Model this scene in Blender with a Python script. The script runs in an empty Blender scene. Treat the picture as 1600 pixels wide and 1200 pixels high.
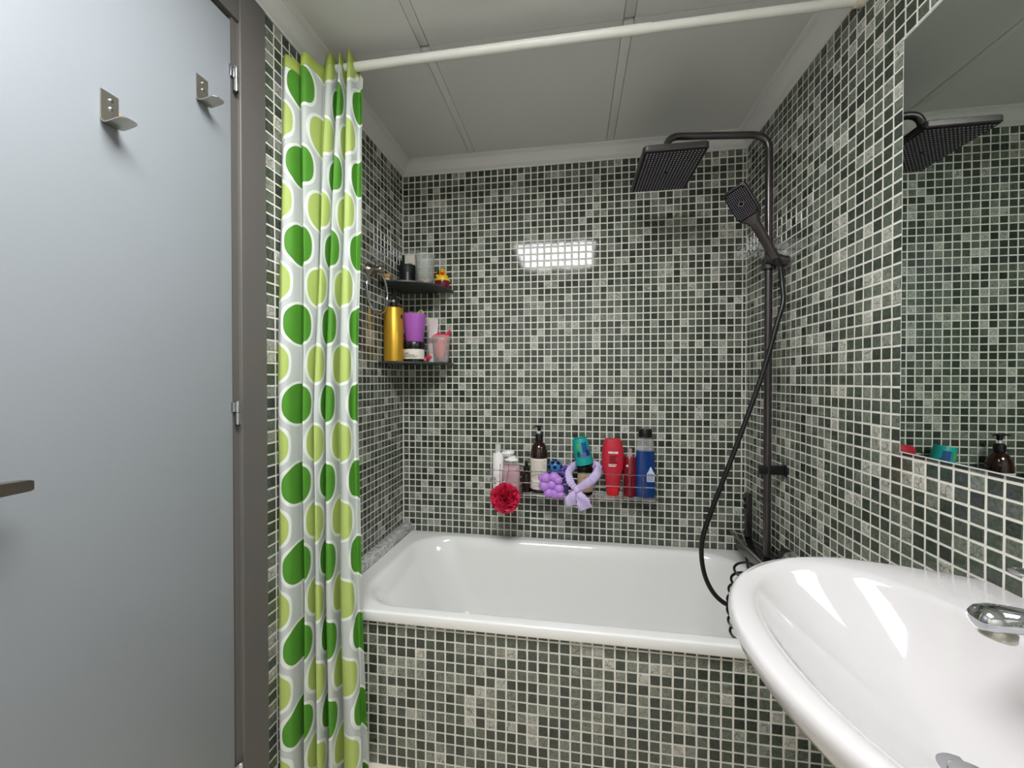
import bpy, bmesh, math, random
import numpy as np
from mathutils import Vector, Matrix, Quaternion

random.seed(7)
rng = np.random.default_rng(11)
sc = bpy.context.scene
COL = sc.collection
PI = math.pi

# ------------------------------------------------------------------ camera
CAM_POS = Vector((0.7844, -1.7812, 1.1531))
CAM_F, CAM_YAW, CAM_PITCH = 628.36, 0.1589, -0.0094
cam_data = bpy.data.cameras.new('camera')
cam_data.sensor_width = 36.0
cam_data.lens = CAM_F / 1600 * 36.0
cam_data.shift_x = 5.83 / 1600
cam_data.shift_y = -0.85 / 1600
cam_data.clip_start = 0.01
cam = bpy.data.objects.new('camera', cam_data)
cam.location = CAM_POS
cam.rotation_euler = (PI / 2 + CAM_PITCH, 0, CAM_YAW)
COL.objects.link(cam)
sc.camera = cam

# ------------------------------------------------------------------ world, exposure
w = bpy.data.worlds.new('world')
sc.world = w
w.use_nodes = True
w.node_tree.nodes['Background'].inputs[0].default_value = (0.6, 0.62, 0.65, 1)
w.node_tree.nodes['Background'].inputs[1].default_value = 0.05
sc.view_settings.view_transform = 'Standard'
sc.view_settings.look = 'None'
sc.view_settings.gamma = 1.0
sc.view_settings.use_curve_mapping = False
sc.view_settings.exposure = 0.0
LAMP_STRENGTH = 28.5          # the square lit panel in the ceiling

# ------------------------------------------------------------------ room measures (metres)
P = 0.03                      # mosaic pitch
XR = 1.4855                   # right wall
YF = -2.35                    # wall behind the camera
ZC = 2.147                    # ceiling
ZT = 2.097                    # top of the mosaic
YP = -0.6614                  # face of the bath panel

# ------------------------------------------------------------------ materials
def lin(c):
    out = []
    for v in c[:3]:
        v = v / 255.0
        out.append(v / 12.92 if v <= 0.04045 else ((v + 0.055) / 1.055) ** 2.4)
    return (out[0], out[1], out[2], 1.0)

def new_mat(name):
    m = bpy.data.materials.new(name)
    m.use_nodes = True
    return m, m.node_tree.nodes, m.node_tree.links, m.node_tree.nodes['Principled BSDF']

def mat(name, col, rough=0.5, metal=0.0, trans=0.0, ior=1.45, var=0.06, vscale=30.0, bump=0.0, bscale=200.0,
        coat=0.0, sss=0.0, spec=0.5):
    m, n, l, b = new_mat(name)
    b.inputs['Roughness'].default_value = rough
    b.inputs['Metallic'].default_value = metal
    b.inputs['IOR'].default_value = ior
    b.inputs['Transmission Weight'].default_value = trans
    b.inputs['Coat Weight'].default_value = coat
    b.inputs['Specular IOR Level'].default_value = spec
    if sss:
        b.inputs['Subsurface Weight'].default_value = sss
        b.inputs['Subsurface Radius'].default_value = (0.01, 0.008, 0.006)
    tc = n.new('ShaderNodeTexCoord')
    no = n.new('ShaderNodeTexNoise')
    no.inputs['Scale'].default_value = vscale
    no.inputs['Detail'].default_value = 4
    l.new(tc.outputs['Object'], no.inputs['Vector'])
    mr = n.new('ShaderNodeMapRange')
    mr.inputs['To Min'].default_value = 1 - var
    mr.inputs['To Max'].default_value = 1 + var
    l.new(no.outputs['Fac'], mr.inputs['Value'])
    mx = n.new('ShaderNodeMix')
    mx.data_type = 'RGBA'
    mx.blend_type = 'MULTIPLY'
    mx.inputs['Factor'].default_value = 1
    mx.inputs['A'].default_value = lin(col)
    l.new(mr.outputs['Result'], mx.inputs['B'])
    l.new(mx.outputs['Result'], b.inputs['Base Color'])
    if bump:
        n2 = n.new('ShaderNodeTexNoise')
        n2.inputs['Scale'].default_value = bscale
        n2.inputs['Detail'].default_value = 3
        l.new(tc.outputs['Object'], n2.inputs['Vector'])
        bp = n.new('ShaderNodeBump')
        bp.inputs['Strength'].default_value = bump
        bp.inputs['Distance'].default_value = 0.002
        l.new(n2.outputs['Fac'], bp.inputs['Height'])
        l.new(bp.outputs['Normal'], b.inputs['Normal'])
    return m

def film(name, col, alpha, rough=0.35):
    """thin translucent plastic: partly see-through, partly scattering"""
    m = mat(name, col, rough)
    m.node_tree.nodes['Principled BSDF'].inputs['Alpha'].default_value = alpha
    return m

def tile_material():
    m, n, l, b = new_mat('mosaic_glaze')
    at = n.new('ShaderNodeAttribute'); at.attribute_name = 'tone'
    geo = n.new('ShaderNodeNewGeometry')
    ramp = n.new('ShaderNodeValToRGB')
    cr = ramp.color_ramp
    stops = [(0.0, (50, 56, 48)), (0.30, (67, 75, 64)), (0.55, (90, 97, 85)), (0.78, (122, 126, 114)), (1.0, (174, 173, 162))]
    cr.elements[0].position = 0.0; cr.elements[0].color = lin(stops[0][1])
    cr.elements[1].position = 1.0; cr.elements[1].color = lin(stops[-1][1])
    for p_, c_ in stops[1:-1]:
        e = cr.elements.new(p_); e.color = lin(c_)
    l.new(at.outputs['Fac'], ramp.inputs['Fac'])
    no = n.new('ShaderNodeTexNoise'); no.inputs['Scale'].default_value = 130; no.inputs['Detail'].default_value = 5
    no.inputs['Roughness'].default_value = 0.65
    l.new(geo.outputs['Position'], no.inputs['Vector'])
    mr = n.new('ShaderNodeMapRange'); mr.inputs['From Min'].default_value = 0.25; mr.inputs['From Max'].default_value = 0.75
    mr.inputs['To Min'].default_value = 0.50; mr.inputs['To Max'].default_value = 1.52
    l.new(no.outputs['Fac'], mr.inputs['Value'])
    mx = n.new('ShaderNodeMix'); mx.data_type = 'RGBA'; mx.blend_type = 'MULTIPLY'; mx.inputs['Factor'].default_value = 1
    l.new(ramp.outputs['Color'], mx.inputs['A']); l.new(mr.outputs['Result'], mx.inputs['B'])
    # dark hairline veins, mostly on the pale chips
    wn = n.new('ShaderNodeTexNoise'); wn.inputs['Scale'].default_value = 45; wn.inputs['Detail'].default_value = 3
    l.new(geo.outputs['Position'], wn.inputs['Vector'])
    mxv = n.new('ShaderNodeMix'); mxv.data_type = 'RGBA'; mxv.inputs['Factor'].default_value = 0.02
    l.new(geo.outputs['Position'], mxv.inputs['A']); l.new(wn.outputs['Color'], mxv.inputs['B'])
    vo = n.new('ShaderNodeTexVoronoi'); vo.feature = 'DISTANCE_TO_EDGE'; vo.inputs['Scale'].default_value = 38
    l.new(mxv.outputs['Result'], vo.inputs['Vector'])
    v2 = n.new('ShaderNodeMapRange'); v2.inputs['From Min'].default_value = 0.0; v2.inputs['From Max'].default_value = 0.035
    v2.inputs['To Min'].default_value = 1.0; v2.inputs['To Max'].default_value = 0.0
    l.new(vo.outputs['Distance'], v2.inputs['Value'])
    v3 = n.new('ShaderNodeMapRange'); v3.inputs['From Min'].default_value = 0.35; v3.inputs['From Max'].default_value = 0.9
    v3.inputs['To Min'].default_value = 0.25; v3.inputs['To Max'].default_value = 0.85
    l.new(at.outputs['Fac'], v3.inputs['Value'])
    mu = n.new('ShaderNodeMath'); mu.operation = 'MULTIPLY'
    l.new(v2.outputs['Result'], mu.inputs[0]); l.new(v3.outputs['Result'], mu.inputs[1])
    mx2 = n.new('ShaderNodeMix'); mx2.data_type = 'RGBA'; mx2.inputs['B'].default_value = lin((40, 42, 36))
    l.new(mu.outputs[0], mx2.inputs['Factor']); l.new(mx.outputs['Result'], mx2.inputs['A'])
    l.new(mx2.outputs['Result'], b.inputs['Base Color'])
    b.inputs['Roughness'].default_value = 0.06
    n2 = n.new('ShaderNodeTexNoise'); n2.inputs['Scale'].default_value = 320; n2.inputs['Detail'].default_value = 3
    l.new(geo.outputs['Position'], n2.inputs['Vector'])
    bp = n.new('ShaderNodeBump'); bp.inputs['Strength'].default_value = 0.03; bp.inputs['Distance'].default_value = 0.001
    l.new(n2.outputs['Fac'], bp.inputs['Height']); l.new(bp.outputs['Normal'], b.inputs['Normal'])
    return m

def marble_material():
    m, n, l, b = new_mat('grey_marble')
    geo = n.new('ShaderNodeNewGeometry')
    no = n.new('ShaderNodeTexNoise'); no.inputs['Scale'].default_value = 28; no.inputs['Detail'].default_value = 8
    no.inputs['Distortion'].default_value = 2.5
    l.new(geo.outputs['Position'], no.inputs['Vector'])
    r = n.new('ShaderNodeValToRGB')
    r.color_ramp.elements[0].position = 0.35; r.color_ramp.elements[0].color = lin((146, 146, 146))
    r.color_ramp.elements[1].position = 0.6; r.color_ramp.elements[1].color = lin((214, 213, 211))
    l.new(no.outputs['Fac'], r.inputs['Fac']); l.new(r.outputs['Color'], b.inputs['Base Color'])
    b.inputs['Roughness'].default_value = 0.25
    return m

def curtain_material():
    """printed cotton: UV is cloth length (m) across and height (m) up"""
    m, n, l, b = new_mat('printed_curtain_cloth')
    uv = n.new('ShaderNodeUVMap'); uv.uv_map = 'cloth'
    sp = n.new('ShaderNodeSeparateXYZ'); l.new(uv.outputs['UV'], sp.inputs[0])
    def M(op, a, b_=None, c=None):
        q = n.new('ShaderNodeMath'); q.operation = op
        for i, v in enumerate((a, b_, c)):
            if v is None: continue
            if isinstance(v, (int, float)): q.inputs[i].default_value = v
            else: l.new(v, q.inputs[i])
        return q.outputs[0]
    PX, PZ = 0.122, 0.2195
    def field(ox, oz):
        # cell coordinates about a dot, column pitch 2*PX, row pitch PZ
        u = M('SUBTRACT', M('MULTIPLY', M('FRACT', M('DIVIDE', M('ADD', sp.outputs[0], ox), 2 * PX)), 2 * PX), PX)
        v = M('SUBTRACT', M('MULTIPLY', M('FRACT', M('DIVIDE', M('ADD', sp.outputs[1], oz), PZ)), PZ), PZ / 2)
        e = M('ADD', M('POWER', M('DIVIDE', M('ABSOLUTE', u), 0.069), 2.5), M('POWER', M('DIVIDE', M('ABSOLUTE', v), 0.0555), 2.5))
        return e, u
    eD, uD = field(0.03, 0.1205)
    eL, uL = field(PX + 0.03, 0.1205 + PZ / 2)
    def lt(a, t):
        q = n.new('ShaderNodeMath'); q.operation = 'LESS_THAN'; q.inputs[1].default_value = t
        l.new(a, q.inputs[0]); return q.outputs[0]
    def mix(f, a, c):
        q = n.new('ShaderNodeMix'); q.data_type = 'RGBA'
        l.new(f, q.inputs['Factor'])
        if isinstance(a, tuple): q.inputs['A'].default_value = a
        else: l.new(a, q.inputs['A'])
        if isinstance(c, tuple): q.inputs['B'].default_value = c
        else: l.new(c, q.inputs['B'])
        return q.outputs['Result']
    white = lin((246, 248, 243))
    col = mix(lt(M('ABSOLUTE', uL), 0.0045), lin((212, 217, 212)), white)
    col = mix(lt(M('ABSOLUTE', uD), 0.0045), col, white)
    col = mix(lt(eL, 1.36), col, white)
    col = mix(lt(eD, 1.36), col, white)
    col = mix(lt(eL, 1.0), col, lin((194, 213, 122)))
    col = mix(lt(eD, 1.0), col, lin((92, 160, 54)))
    hv = n.new('ShaderNodeUVMap'); hv.uv_map = 'hem'
    hs_ = n.new('ShaderNodeSeparateXYZ'); l.new(hv.outputs['UV'], hs_.inputs[0])
    flap = M('GREATER_THAN', hs_.outputs[0], 0.915)
    hemcol = mix(flap, lin((190, 208, 104)), lin((232, 232, 224)))
    col = mix(lt(hs_.outputs[1], 0.034), col, lin((150, 172, 84)))
    col = mix(lt(hs_.outputs[1], 0.0325), col, hemcol)
    no = n.new('ShaderNodeTexNoise'); no.inputs['Scale'].default_value = 6
    mp = n.new('ShaderNodeMapping'); mp.inputs['Scale'].default_value = (60, 4, 1)
    l.new(uv.outputs['UV'], mp.inputs['Vector']); l.new(mp.outputs['Vector'], no.inputs['Vector'])
    bp = n.new('ShaderNodeBump'); bp.inputs['Strength'].default_value = 0.12; bp.inputs['Distance'].default_value = 0.003
    l.new(no.outputs['Fac'], bp.inputs['Height'])
    l.new(col, b.inputs['Base Color']); l.new(bp.outputs['Normal'], b.inputs['Normal'])
    b.inputs['Roughness'].default_value = 0.62
    b.inputs['Specular IOR Level'].default_value = 0.3
    tr = n.new('ShaderNodeBsdfTranslucent'); l.new(col, tr.inputs['Color'])
    ms = n.new('ShaderNodeMixShader'); ms.inputs[0].default_value = 0.28
    l.new(b.outputs[0], ms.inputs[1]); l.new(tr.outputs[0], ms.inputs[2])
    l.new(ms.outputs[0], n['Material Output'].inputs['Surface'])
    return m

def emit(name, col, strength):
    m, n, l, b = new_mat(name)
    n.remove(b)
    e = n.new('ShaderNodeEmission'); e.inputs[0].default_value = col; e.inputs[1].default_value = strength
    l.new(e.outputs[0], n['Material Output'].inputs['Surface'])
    return m

M_TILE = tile_material()
M_GROUT = mat('cream_grout', (221, 217, 207), 0.5, var=0.06, vscale=60)
M_PAINT = mat('off_white_paint', (226, 225, 221), 0.6, var=0.02, vscale=5)
M_MARBLE = marble_material()
M_CEIL = mat('ceiling_board_white', (212, 211, 208), 0.5, var=0.02, vscale=4)
M_STRIP = mat('ceiling_strip_white', (213, 213, 209), 0.45, var=0.02)
M_COVE = mat('cove_white', (214, 213, 209), 0.45, var=0.02, vscale=6)
M_DARKGAP = mat('gap_dark', (30, 30, 29), 0.8)
M_FLOOR = mat('floor_beige', (226, 214, 200), 0.35, var=0.08, vscale=12)
M_DOOR = mat('door_grey_paint', (137, 141, 145), 0.42, var=0.025, vscale=5, bump=0.03, bscale=350)
M_FRAME = mat('frame_dark_grey_paint', (92, 88, 85), 0.5, var=0.04, vscale=9, bump=0.05, bscale=160)
M_CERAM = mat('white_ceramic', (197, 193, 193), 0.06, var=0.01, coat=0.6)
M_ENAMEL = mat('white_enamel', (232, 231, 228), 0.06, var=0.01, coat=0.5)
M_CHROME = mat('chrome', (205, 207, 210), 0.06, metal=1.0, var=0.02)
M_STEEL = mat('brushed_steel', (186, 182, 172), 0.28, metal=1.0, var=0.06, vscale=120)
M_NICKEL = mat('satin_nickel', (150, 142, 132), 0.3, metal=1.0, var=0.04)
M_MIRROR = mat('mirror_silver', (214, 222, 217), 0.005, metal=1.0, var=0.0)
M_MIRROREDGE = mat('mirror_edge', (206, 210, 208), 0.25)
M_BLACK = mat('gunmetal_black', (82, 77, 77), 0.27, metal=0.75, var=0.05, vscale=60)
M_FACE = mat('matt_black_face', (9, 9, 10), 0.5, spec=0.25)
M_BLACKP = mat('black_plastic', (20, 20, 21), 0.30, var=0.05)
M_BLACKGLASS = mat('black_glass', (14, 15, 16), 0.04, var=0.02, coat=0.5)
M_NOZZLE = mat('grey_silicone', (164, 158, 172), 0.6)
M_RODW = mat('white_enamelled_tube', (226, 224, 216), 0.14, var=0.02)
M_CREAM = mat('cream_plastic', (214, 205, 186), 0.4)
M_SMOKE = mat('smoked_glass', (62, 68, 66), 0.32, var=0.03)
M_CURTAIN = curtain_material()
M_WHITEP = mat('white_plastic', (236, 233, 230), 0.3, var=0.02)
M_LABELW = mat('paper_label', (228, 222, 210), 0.55, var=0.04, vscale=60)
M_PRINT = mat('print_grey', (120, 112, 104), 0.6)
M_PRINTD = mat('print_dark', (52, 50, 50), 0.6)
M_PRINTW = mat('print_white', (240, 228, 228), 0.5)
M_PRINTR = mat('print_dark_red', (104, 14, 22), 0.5)

# ------------------------------------------------------------------ mesh building
class MB:
    def __init__(self): self.v = []; self.f = []
    def add(self, vs, fs):
        o = len(self.v)
        self.v += [tuple(q) for q in vs]
        self.f += [tuple(i + o for i in q) for q in fs]
        return self
    def box(self, a, b, bev=0.0):
        x0, y0, z0 = a; x1, y1, z1 = b
        if bev <= 0:
            self.add([(x0, y0, z0), (x1, y0, z0), (x1, y1, z0), (x0, y1, z0), (x0, y0, z1), (x1, y0, z1), (x1, y1, z1), (x0, y1, z1)],
                     [(3, 2, 1, 0), (4, 5, 6, 7), (0, 1, 5, 4), (1, 2, 6, 5), (2, 3, 7, 6), (3, 0, 4, 7)])
        else:
            bm = bmesh.new()
            bmesh.ops.create_cube(bm, size=1.0)
            for q in bm.verts:
                q.co = Vector(((x0 + x1) / 2 + q.co.x * (x1 - x0), (y0 + y1) / 2 + q.co.y * (y1 - y0), (z0 + z1) / 2 + q.co.z * (z1 - z0)))
            bmesh.ops.bevel(bm, geom=bm.edges[:], offset=bev, segments=2, affect='EDGES', profile=0.5)
            self.from_bm(bm)
        return self
    def from_bm(self, bm):
        bm.verts.index_update()
        self.add([tuple(q.co) for q in bm.verts], [[q.index for q in f.verts] for f in bm.faces])
        bm.free(); return self
    def loft(self, rings, cap0=True, cap1=True):
        n = len(rings[0]); vs = [q for r in rings for q in r]; fs = []
        for i in range(len(rings) - 1):
            for j in range(n):
                k = (j + 1) % n
                fs.append((i * n + j, i * n + k, (i + 1) * n + k, (i + 1) * n + j))
        if cap0: fs.append(tuple(range(n - 1, -1, -1)))
        if cap1: fs.append(tuple((len(rings) - 1) * n + j for j in range(n)))
        return self.add(vs, fs)
    def lathe(self, prof, seg=28, c=(0, 0), rx=1.0, ry=1.0, ex=2.0, cap0=True, cap1=True):
        rings = []
        for r, z in prof:
            ring = []
            for j in range(seg):
                t = 2 * PI * j / seg
                ct, st = math.cos(t), math.sin(t)
                k = (abs(ct) ** ex + abs(st) ** ex) ** (-1 / ex)
                ring.append((c[0] + r * rx * ct * k, c[1] + r * ry * st * k, z))
            rings.append(ring)
        return self.loft(rings, cap0, cap1)
    def tube(self, path, r, seg=10, closed=False, flat=None, rfun=None, up=None):
        pts = [Vector(q) for q in path]; n = len(pts)
        T = []
        for i in range(n):
            a = pts[(i - 1) % n] if (closed or i > 0) else pts[i]
            b = pts[(i + 1) % n] if (closed or i < n - 1) else pts[i]
            d = b - a
            T.append(d.normalized() if d.length > 1e-9 else Vector((0, 0, 1)))
        u = Vector(up) if up else (Vector((0, 0, 1)) if abs(T[0].z) < 0.9 else Vector((1, 0, 0)))
        N = (u - T[0] * u.dot(T[0])).normalized()
        rings = []
        for i in range(n):
            if i > 0:
                if up:
                    u = Vector(up); N = (u - T[i] * u.dot(T[i])).normalized()
                else:
                    N = (N - T[i] * N.dot(T[i])).normalized()
            B = T[i].cross(N)
            rr = r if rfun is None else rfun(i / (n - 1))
            f = 1.0 if flat is None else flat
            rings.append([tuple(pts[i] + N * (rr * math.cos(2 * PI * j / seg)) + B * (rr * f * math.sin(2 * PI * j / seg))) for j in range(seg)])
        if closed:
            rings.append(rings[0]); return self.loft(rings, False, False)
        return self.loft(rings, True, True)
    def sphere(self, c, r, seg=16, rings=10, s=(1, 1, 1)):
        prof = [(max(1e-5, r * math.sin(PI * i / rings)), -r * math.cos(PI * i / rings)) for i in range(rings + 1)]
        o = MB().lathe(prof, seg)
        return self.add([(c[0] + q[0] * s[0], c[1] + q[1] * s[1], c[2] + q[2] * s[2]) for q in o.v], o.f)
    def xf(self, mtx):
        self.v = [tuple(mtx @ Vector(q)) for q in self.v]; return self
    def build(self, name, m, parent=None, smooth=True, auto=35):
        me = bpy.data.meshes.new(name)
        me.from_pydata(self.v, [], self.f); me.update()
        bm = bmesh.new(); bm.from_mesh(me)
        bmesh.ops.remove_doubles(bm, verts=bm.verts, dist=1e-6)
        bmesh.ops.recalc_face_normals(bm, faces=bm.faces)
        if smooth:
            ang = math.radians(auto)
            for f in bm.faces: f.smooth = True
            for e in bm.edges:
                if len(e.link_faces) == 2 and e.calc_face_angle(0) > ang: e.smooth = False
        bm.to_mesh(me); bm.free()
        o = bpy.data.objects.new(name, me)
        COL.objects.link(o)
        if m: me.materials.append(m)
        if parent: o.parent = parent
        return o

def spline(pts, n=8, closed=False):
    pts = [Vector(q) for q in pts]; out = []; L = len(pts)
    rng_ = range(L) if closed else range(L - 1)
    for i in rng_:
        p0 = pts[(i - 1) % L] if (closed or i > 0) else pts[0]
        p1 = pts[i]; p2 = pts[(i + 1) % L]
        p3 = pts[(i + 2) % L] if (closed or i + 2 < L) else pts[-1]
        for k in range(n):
            t = k / n
            out.append(0.5 * ((2 * p1) + (p2 - p0) * t + (2 * p0 - 5 * p1 + 4 * p2 - p3) * t * t + (-p0 + 3 * p1 - 3 * p2 + p3) * t ** 3))
    if not closed: out.append(pts[-1])
    return out

def fillet(pts, r, n=6):
    """polyline with rounded corners"""
    pts = [Vector(q) for q in pts]; out = [pts[0]]
    for i in range(1, len(pts) - 1):
        a, b, c = pts[i - 1], pts[i], pts[i + 1]
        d1 = (a - b).normalized(); d2 = (c - b).normalized()
        rr = min(r, (a - b).length * 0.49, (c - b).length * 0.49)
        p1 = b + d1 * rr; p2 = b + d2 * rr
        for k in range(n + 1):
            t = k / n
            out.append(p1 * (1 - t) ** 2 + b * 2 * t * (1 - t) + p2 * t * t)
    out.append(pts[-1]); return out

def tag(o, label, cat, group=None):
    o['label'] = label; o['category'] = cat
    if group: o['group'] = group
    return o

def struct(o, label=None, cat=None):
    o['kind'] = 'structure'
    if label: o['label'] = label
    if cat: o['category'] = cat
    return o

def thing(name, label, cat, loc=(0, 0, 0), rot=(0, 0, 0), group=None):
    o = bpy.data.objects.new(name, None)
    o.empty_display_size = 0.03
    o.location = loc; o.rotation_euler = rot
    COL.objects.link(o)
    return tag(o, label, cat, group)

def part_label(o, label):
    o['label'] = label; return o

# pixel a world point falls on (used only to choose which chips become objects of their own)
def pix(q):
    d = np.asarray(q) - np.array(CAM_POS)
    c, s = math.cos(CAM_YAW), math.sin(CAM_YAW)
    x = c * d[..., 0] + s * d[..., 1]; y = -s * d[..., 0] + c * d[..., 1]; z = d[..., 2]
    c, s = math.cos(CAM_PITCH), math.sin(CAM_PITCH)
    y2 = np.maximum(c * y + s * z, 1e-3); z2 = -s * y + c * z
    return 794.2 + CAM_F * x / y2, 599.1 - CAM_F * z2 / y2, c * y + s * z

# ------------------------------------------------------------------ mosaic
TS = 0.0252      # chip size
TH = 0.0014      # how far a chip stands proud of the grout
def chip_ring(hu, hv, jit=0.0):
    return [(-hu, -hv), (hu, -hv), (hu, hv), (-hu, hv)]

CHIP_FACES = [(0, 1, 5, 4), (1, 2, 6, 5), (2, 3, 7, 6), (3, 0, 4, 7), (4, 5, 9, 8), (5, 6, 10, 9), (6, 7, 11, 10), (7, 4, 8, 11), (8, 9, 10, 11)]
def chip_verts(hu, hv, r=None):
    """local verts (u, v, n) of one pillow-edged chip"""
    j = (r.normal(0, 0.00025, (4, 2)) if r is not None else np.zeros((4, 2)))
    base = np.array([(-hu, -hv), (hu, -hv), (hu, hv), (-hu, hv)]) + j
    out = []
    for ins, h in ((0.0, 0.0), (0.0004, TH * 0.6), (0.0013, TH)):
        sg = np.sign(base)
        out += [(q[0] - g[0] * ins, q[1] - g[1] * ins, h) for q, g in zip(base, sg)]
    return np.array(out)

def pick_tone(r):
    q = r.random()
    if q < 0.46: return r.uniform(0.0, 0.36)
    if q < 0.78: return r.uniform(0.36, 0.66)
    if q < 0.91: return r.uniform(0.66, 0.84)
    return r.uniform(0.86, 1.0)

NVAR = 40
CHIP_MESH = []
for k in range(NVAR):
    me = bpy.data.meshes.new('mosaic_chip')
    vs = chip_verts(TS / 2, TS / 2, rng)
    me.from_pydata([tuple(q) for q in vs], [], CHIP_FACES); me.update()
    a = me.attributes.new('tone', 'FLOAT', 'FACE')
    tone = [pick_tone(np.random.default_rng(500 + k * 7))] * len(CHIP_FACES)
    q = (k + 0.5) / NVAR
    tone = (q / 0.46 * 0.36) if q < 0.46 else (0.36 + (q - 0.46) / 0.32 * 0.30) if q < 0.78 else (0.66 + (q - 0.78) / 0.13 * 0.18) if q < 0.91 else (0.86 + (q - 0.91) / 0.09 * 0.14)
    a.data.foreach_set('value', [tone] * len(CHIP_FACES))
    me.materials.append(M_TILE)
    CHIP_MESH.append(me)

def mosaic(wall, origin, U, V, N, ulines, vlines, skip=None, hidden=None, singles=300):
    """chips between successive grid lines; the ones that show largest become child objects, the rest one field"""
    U, V, N, origin = (np.array(q, float) for q in (U, V, N, origin))
    G = P - TS
    cells = []
    for a, b in zip(ulines[:-1], ulines[1:]):
        for c, d in zip(vlines[:-1], vlines[1:]):
            hu = (b - a - G) / 2; hv = (d - c - G) / 2
            if hu < 0.003 or hv < 0.003: continue
            cu, cv = (a + b) / 2, (c + d) / 2
            if skip and skip(cu, cv): continue
            cells.append((cu, cv, hu, hv))
    cells = np.array(cells)
    ctr = origin + cells[:, :1] * U + cells[:, 1:2] * V
    x, y, dep = pix(ctr)
    view = np.array(CAM_POS) - ctr
    dist = np.linalg.norm(view, axis=1)
    area = cells[:, 2] * cells[:, 3] * np.abs(view @ N) / dist / np.maximum(dist, 0.1) ** 2
    ok = (x > 2) & (x < 1598) & (y > 2) & (y < 1198) & (dep > 0.05)
    ok &= (np.abs(cells[:, 2] - TS / 2) < 2e-4) & (np.abs(cells[:, 3] - TS / 2) < 2e-4)
    if hidden is not None: ok &= ~hidden(x, y)
    area = np.where(ok, area, -1)
    order = np.argsort(-area)
    single = [i for i in order[:singles] if area[i] > 0]
    sset = set(single)
    R = Matrix((U, V, N)).transposed().to_4x4()
    for i in single:
        o = bpy.data.objects.new('tile', CHIP_MESH[int(rng.integers(NVAR))])
        tilt = Matrix.Rotation(rng.normal(0, 0.0012), 4, 'X') @ Matrix.Rotation(rng.normal(0, 0.0012), 4, 'Y')
        o.matrix_local = Matrix.Translation(Vector(ctr[i])) @ R @ tilt @ Matrix.Rotation(PI / 2 * int(rng.integers(4)), 4, 'Z')
        o.parent = wall
        COL.objects.link(o)
    vs, fs, tones = [], [], []
    fa = np.array(CHIP_FACES)
    for i in range(len(cells)):
        if i in sset: continue
        q = chip_verts(cells[i, 2], cells[i, 3], rng)
        q[:, 2] += np.where(q[:, 2] > 0, q[:, 0] * rng.normal(0, 0.0012) + q[:, 1] * rng.normal(0, 0.0012), 0)
        fs.append(fa + 12 * len(vs))
        vs.append(ctr[i] + q[:, :1] * U + q[:, 1:2] * V + q[:, 2:] * N)
        tones.append(pick_tone(rng))
    if vs:
        me = bpy.data.meshes.new('tile_field')
        V_ = np.concatenate(vs); F_ = np.concatenate(fs)
        me.vertices.add(len(V_)); me.vertices.foreach_set('co', V_.ravel())
        me.loops.add(F_.size); me.loops.foreach_set('vertex_index', F_.ravel())
        me.polygons.add(len(F_)); me.polygons.foreach_set('loop_start', np.arange(0, F_.size, 4))
        me.update(calc_edges=True); me.validate(); me.shade_flat()
        a = me.attributes.new('tone', 'FLOAT', 'FACE')
        a.data.foreach_set('value', np.repeat(tones, 9))
        me.materials.append(M_TILE)
        o = bpy.data.objects.new('tile_field', me); o['kind'] = 'stuff'
        COL.objects.link(o); o.parent = wall

def cam_facing(U, V, N): return np.cross(U, V) @ N > 0

zl = [ZT - P * k for k in range(0, 70)] + [0.0]
zl = [z for z in zl if z >= 0]
zl = sorted(set(round(z, 5) for z in zl))

# ------------------------------------------------------------------ the room shell
# floor
fl = MB().box((-0.02, YF - 0.05, -0.05), (XR + 0.05, 0.05, 0.0)).build('floor', M_FLOOR, smooth=False)
struct(fl)

# back wall
wb = MB().box((-0.15, 0.0, -0.02), (XR + 0.15, 0.12, 2.30)).build('wall_back', M_GROUT, smooth=False); struct(wb)
mosaic(wb, (0, 0, 0), (1, 0, 0), (0, 0, 1), (0, -1, 0), [0.002] + [P * k for k in range(1, 50)] + [XR - 0.001],
       [z for z in zl if z > 0.40], hidden=lambda x, y: (x < 720) & (y < 600) | (y > 690) & (x > 760) & (x < 1030) & (y < 800) | (x > 985) & (y < 305) | (x > 1085))

# left wall (ends at the door frame) and right wall
YJ = -0.853
wl = MB().box((-0.12, YJ, -0.02), (0.0, 0.0, 2.30)).build('wall_left', M_GROUT, smooth=False); struct(wl)
yl = sorted([-(k + 0.288) * P for k in range(1, 28)] + [-0.0045, YJ])
mosaic(wl, (0, 0, 0), (0, -1, 0), (0, 0, 1), (1, 0, 0), [-q for q in reversed(yl)], zl,
       hidden=lambda x, y: (x > 432) & (x < 566) & (y > 90) | (x < 432) & (y > 1190) | (y > 815) & (x > 430) | (x > 596) & (y > 400) & (y < 570))
wl2 = MB().box((-0.12, YF, -0.02), (0.0, -1.79, 2.30)).build('wall_left_far', M_GROUT, smooth=False); struct(wl2)
wlh = MB().box((-0.12, -1.79, 2.08), (0.0, YJ, 2.30)).build('wall_left_head', M_GROUT, smooth=False); struct(wlh)
wr = MB().box((XR, YF, -0.02), (XR + 0.12, 0.0, 2.30)).build('wall_right', M_GROUT, smooth=False); struct(wr)
yr = sorted([-(k - 1.613) * P for k in range(2, 80)] + [0.0, YF])
MY0, MY1, MZ0, MZ1 = -0.7938, -1.66, 0.997, 1.878       # mirror
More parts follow.
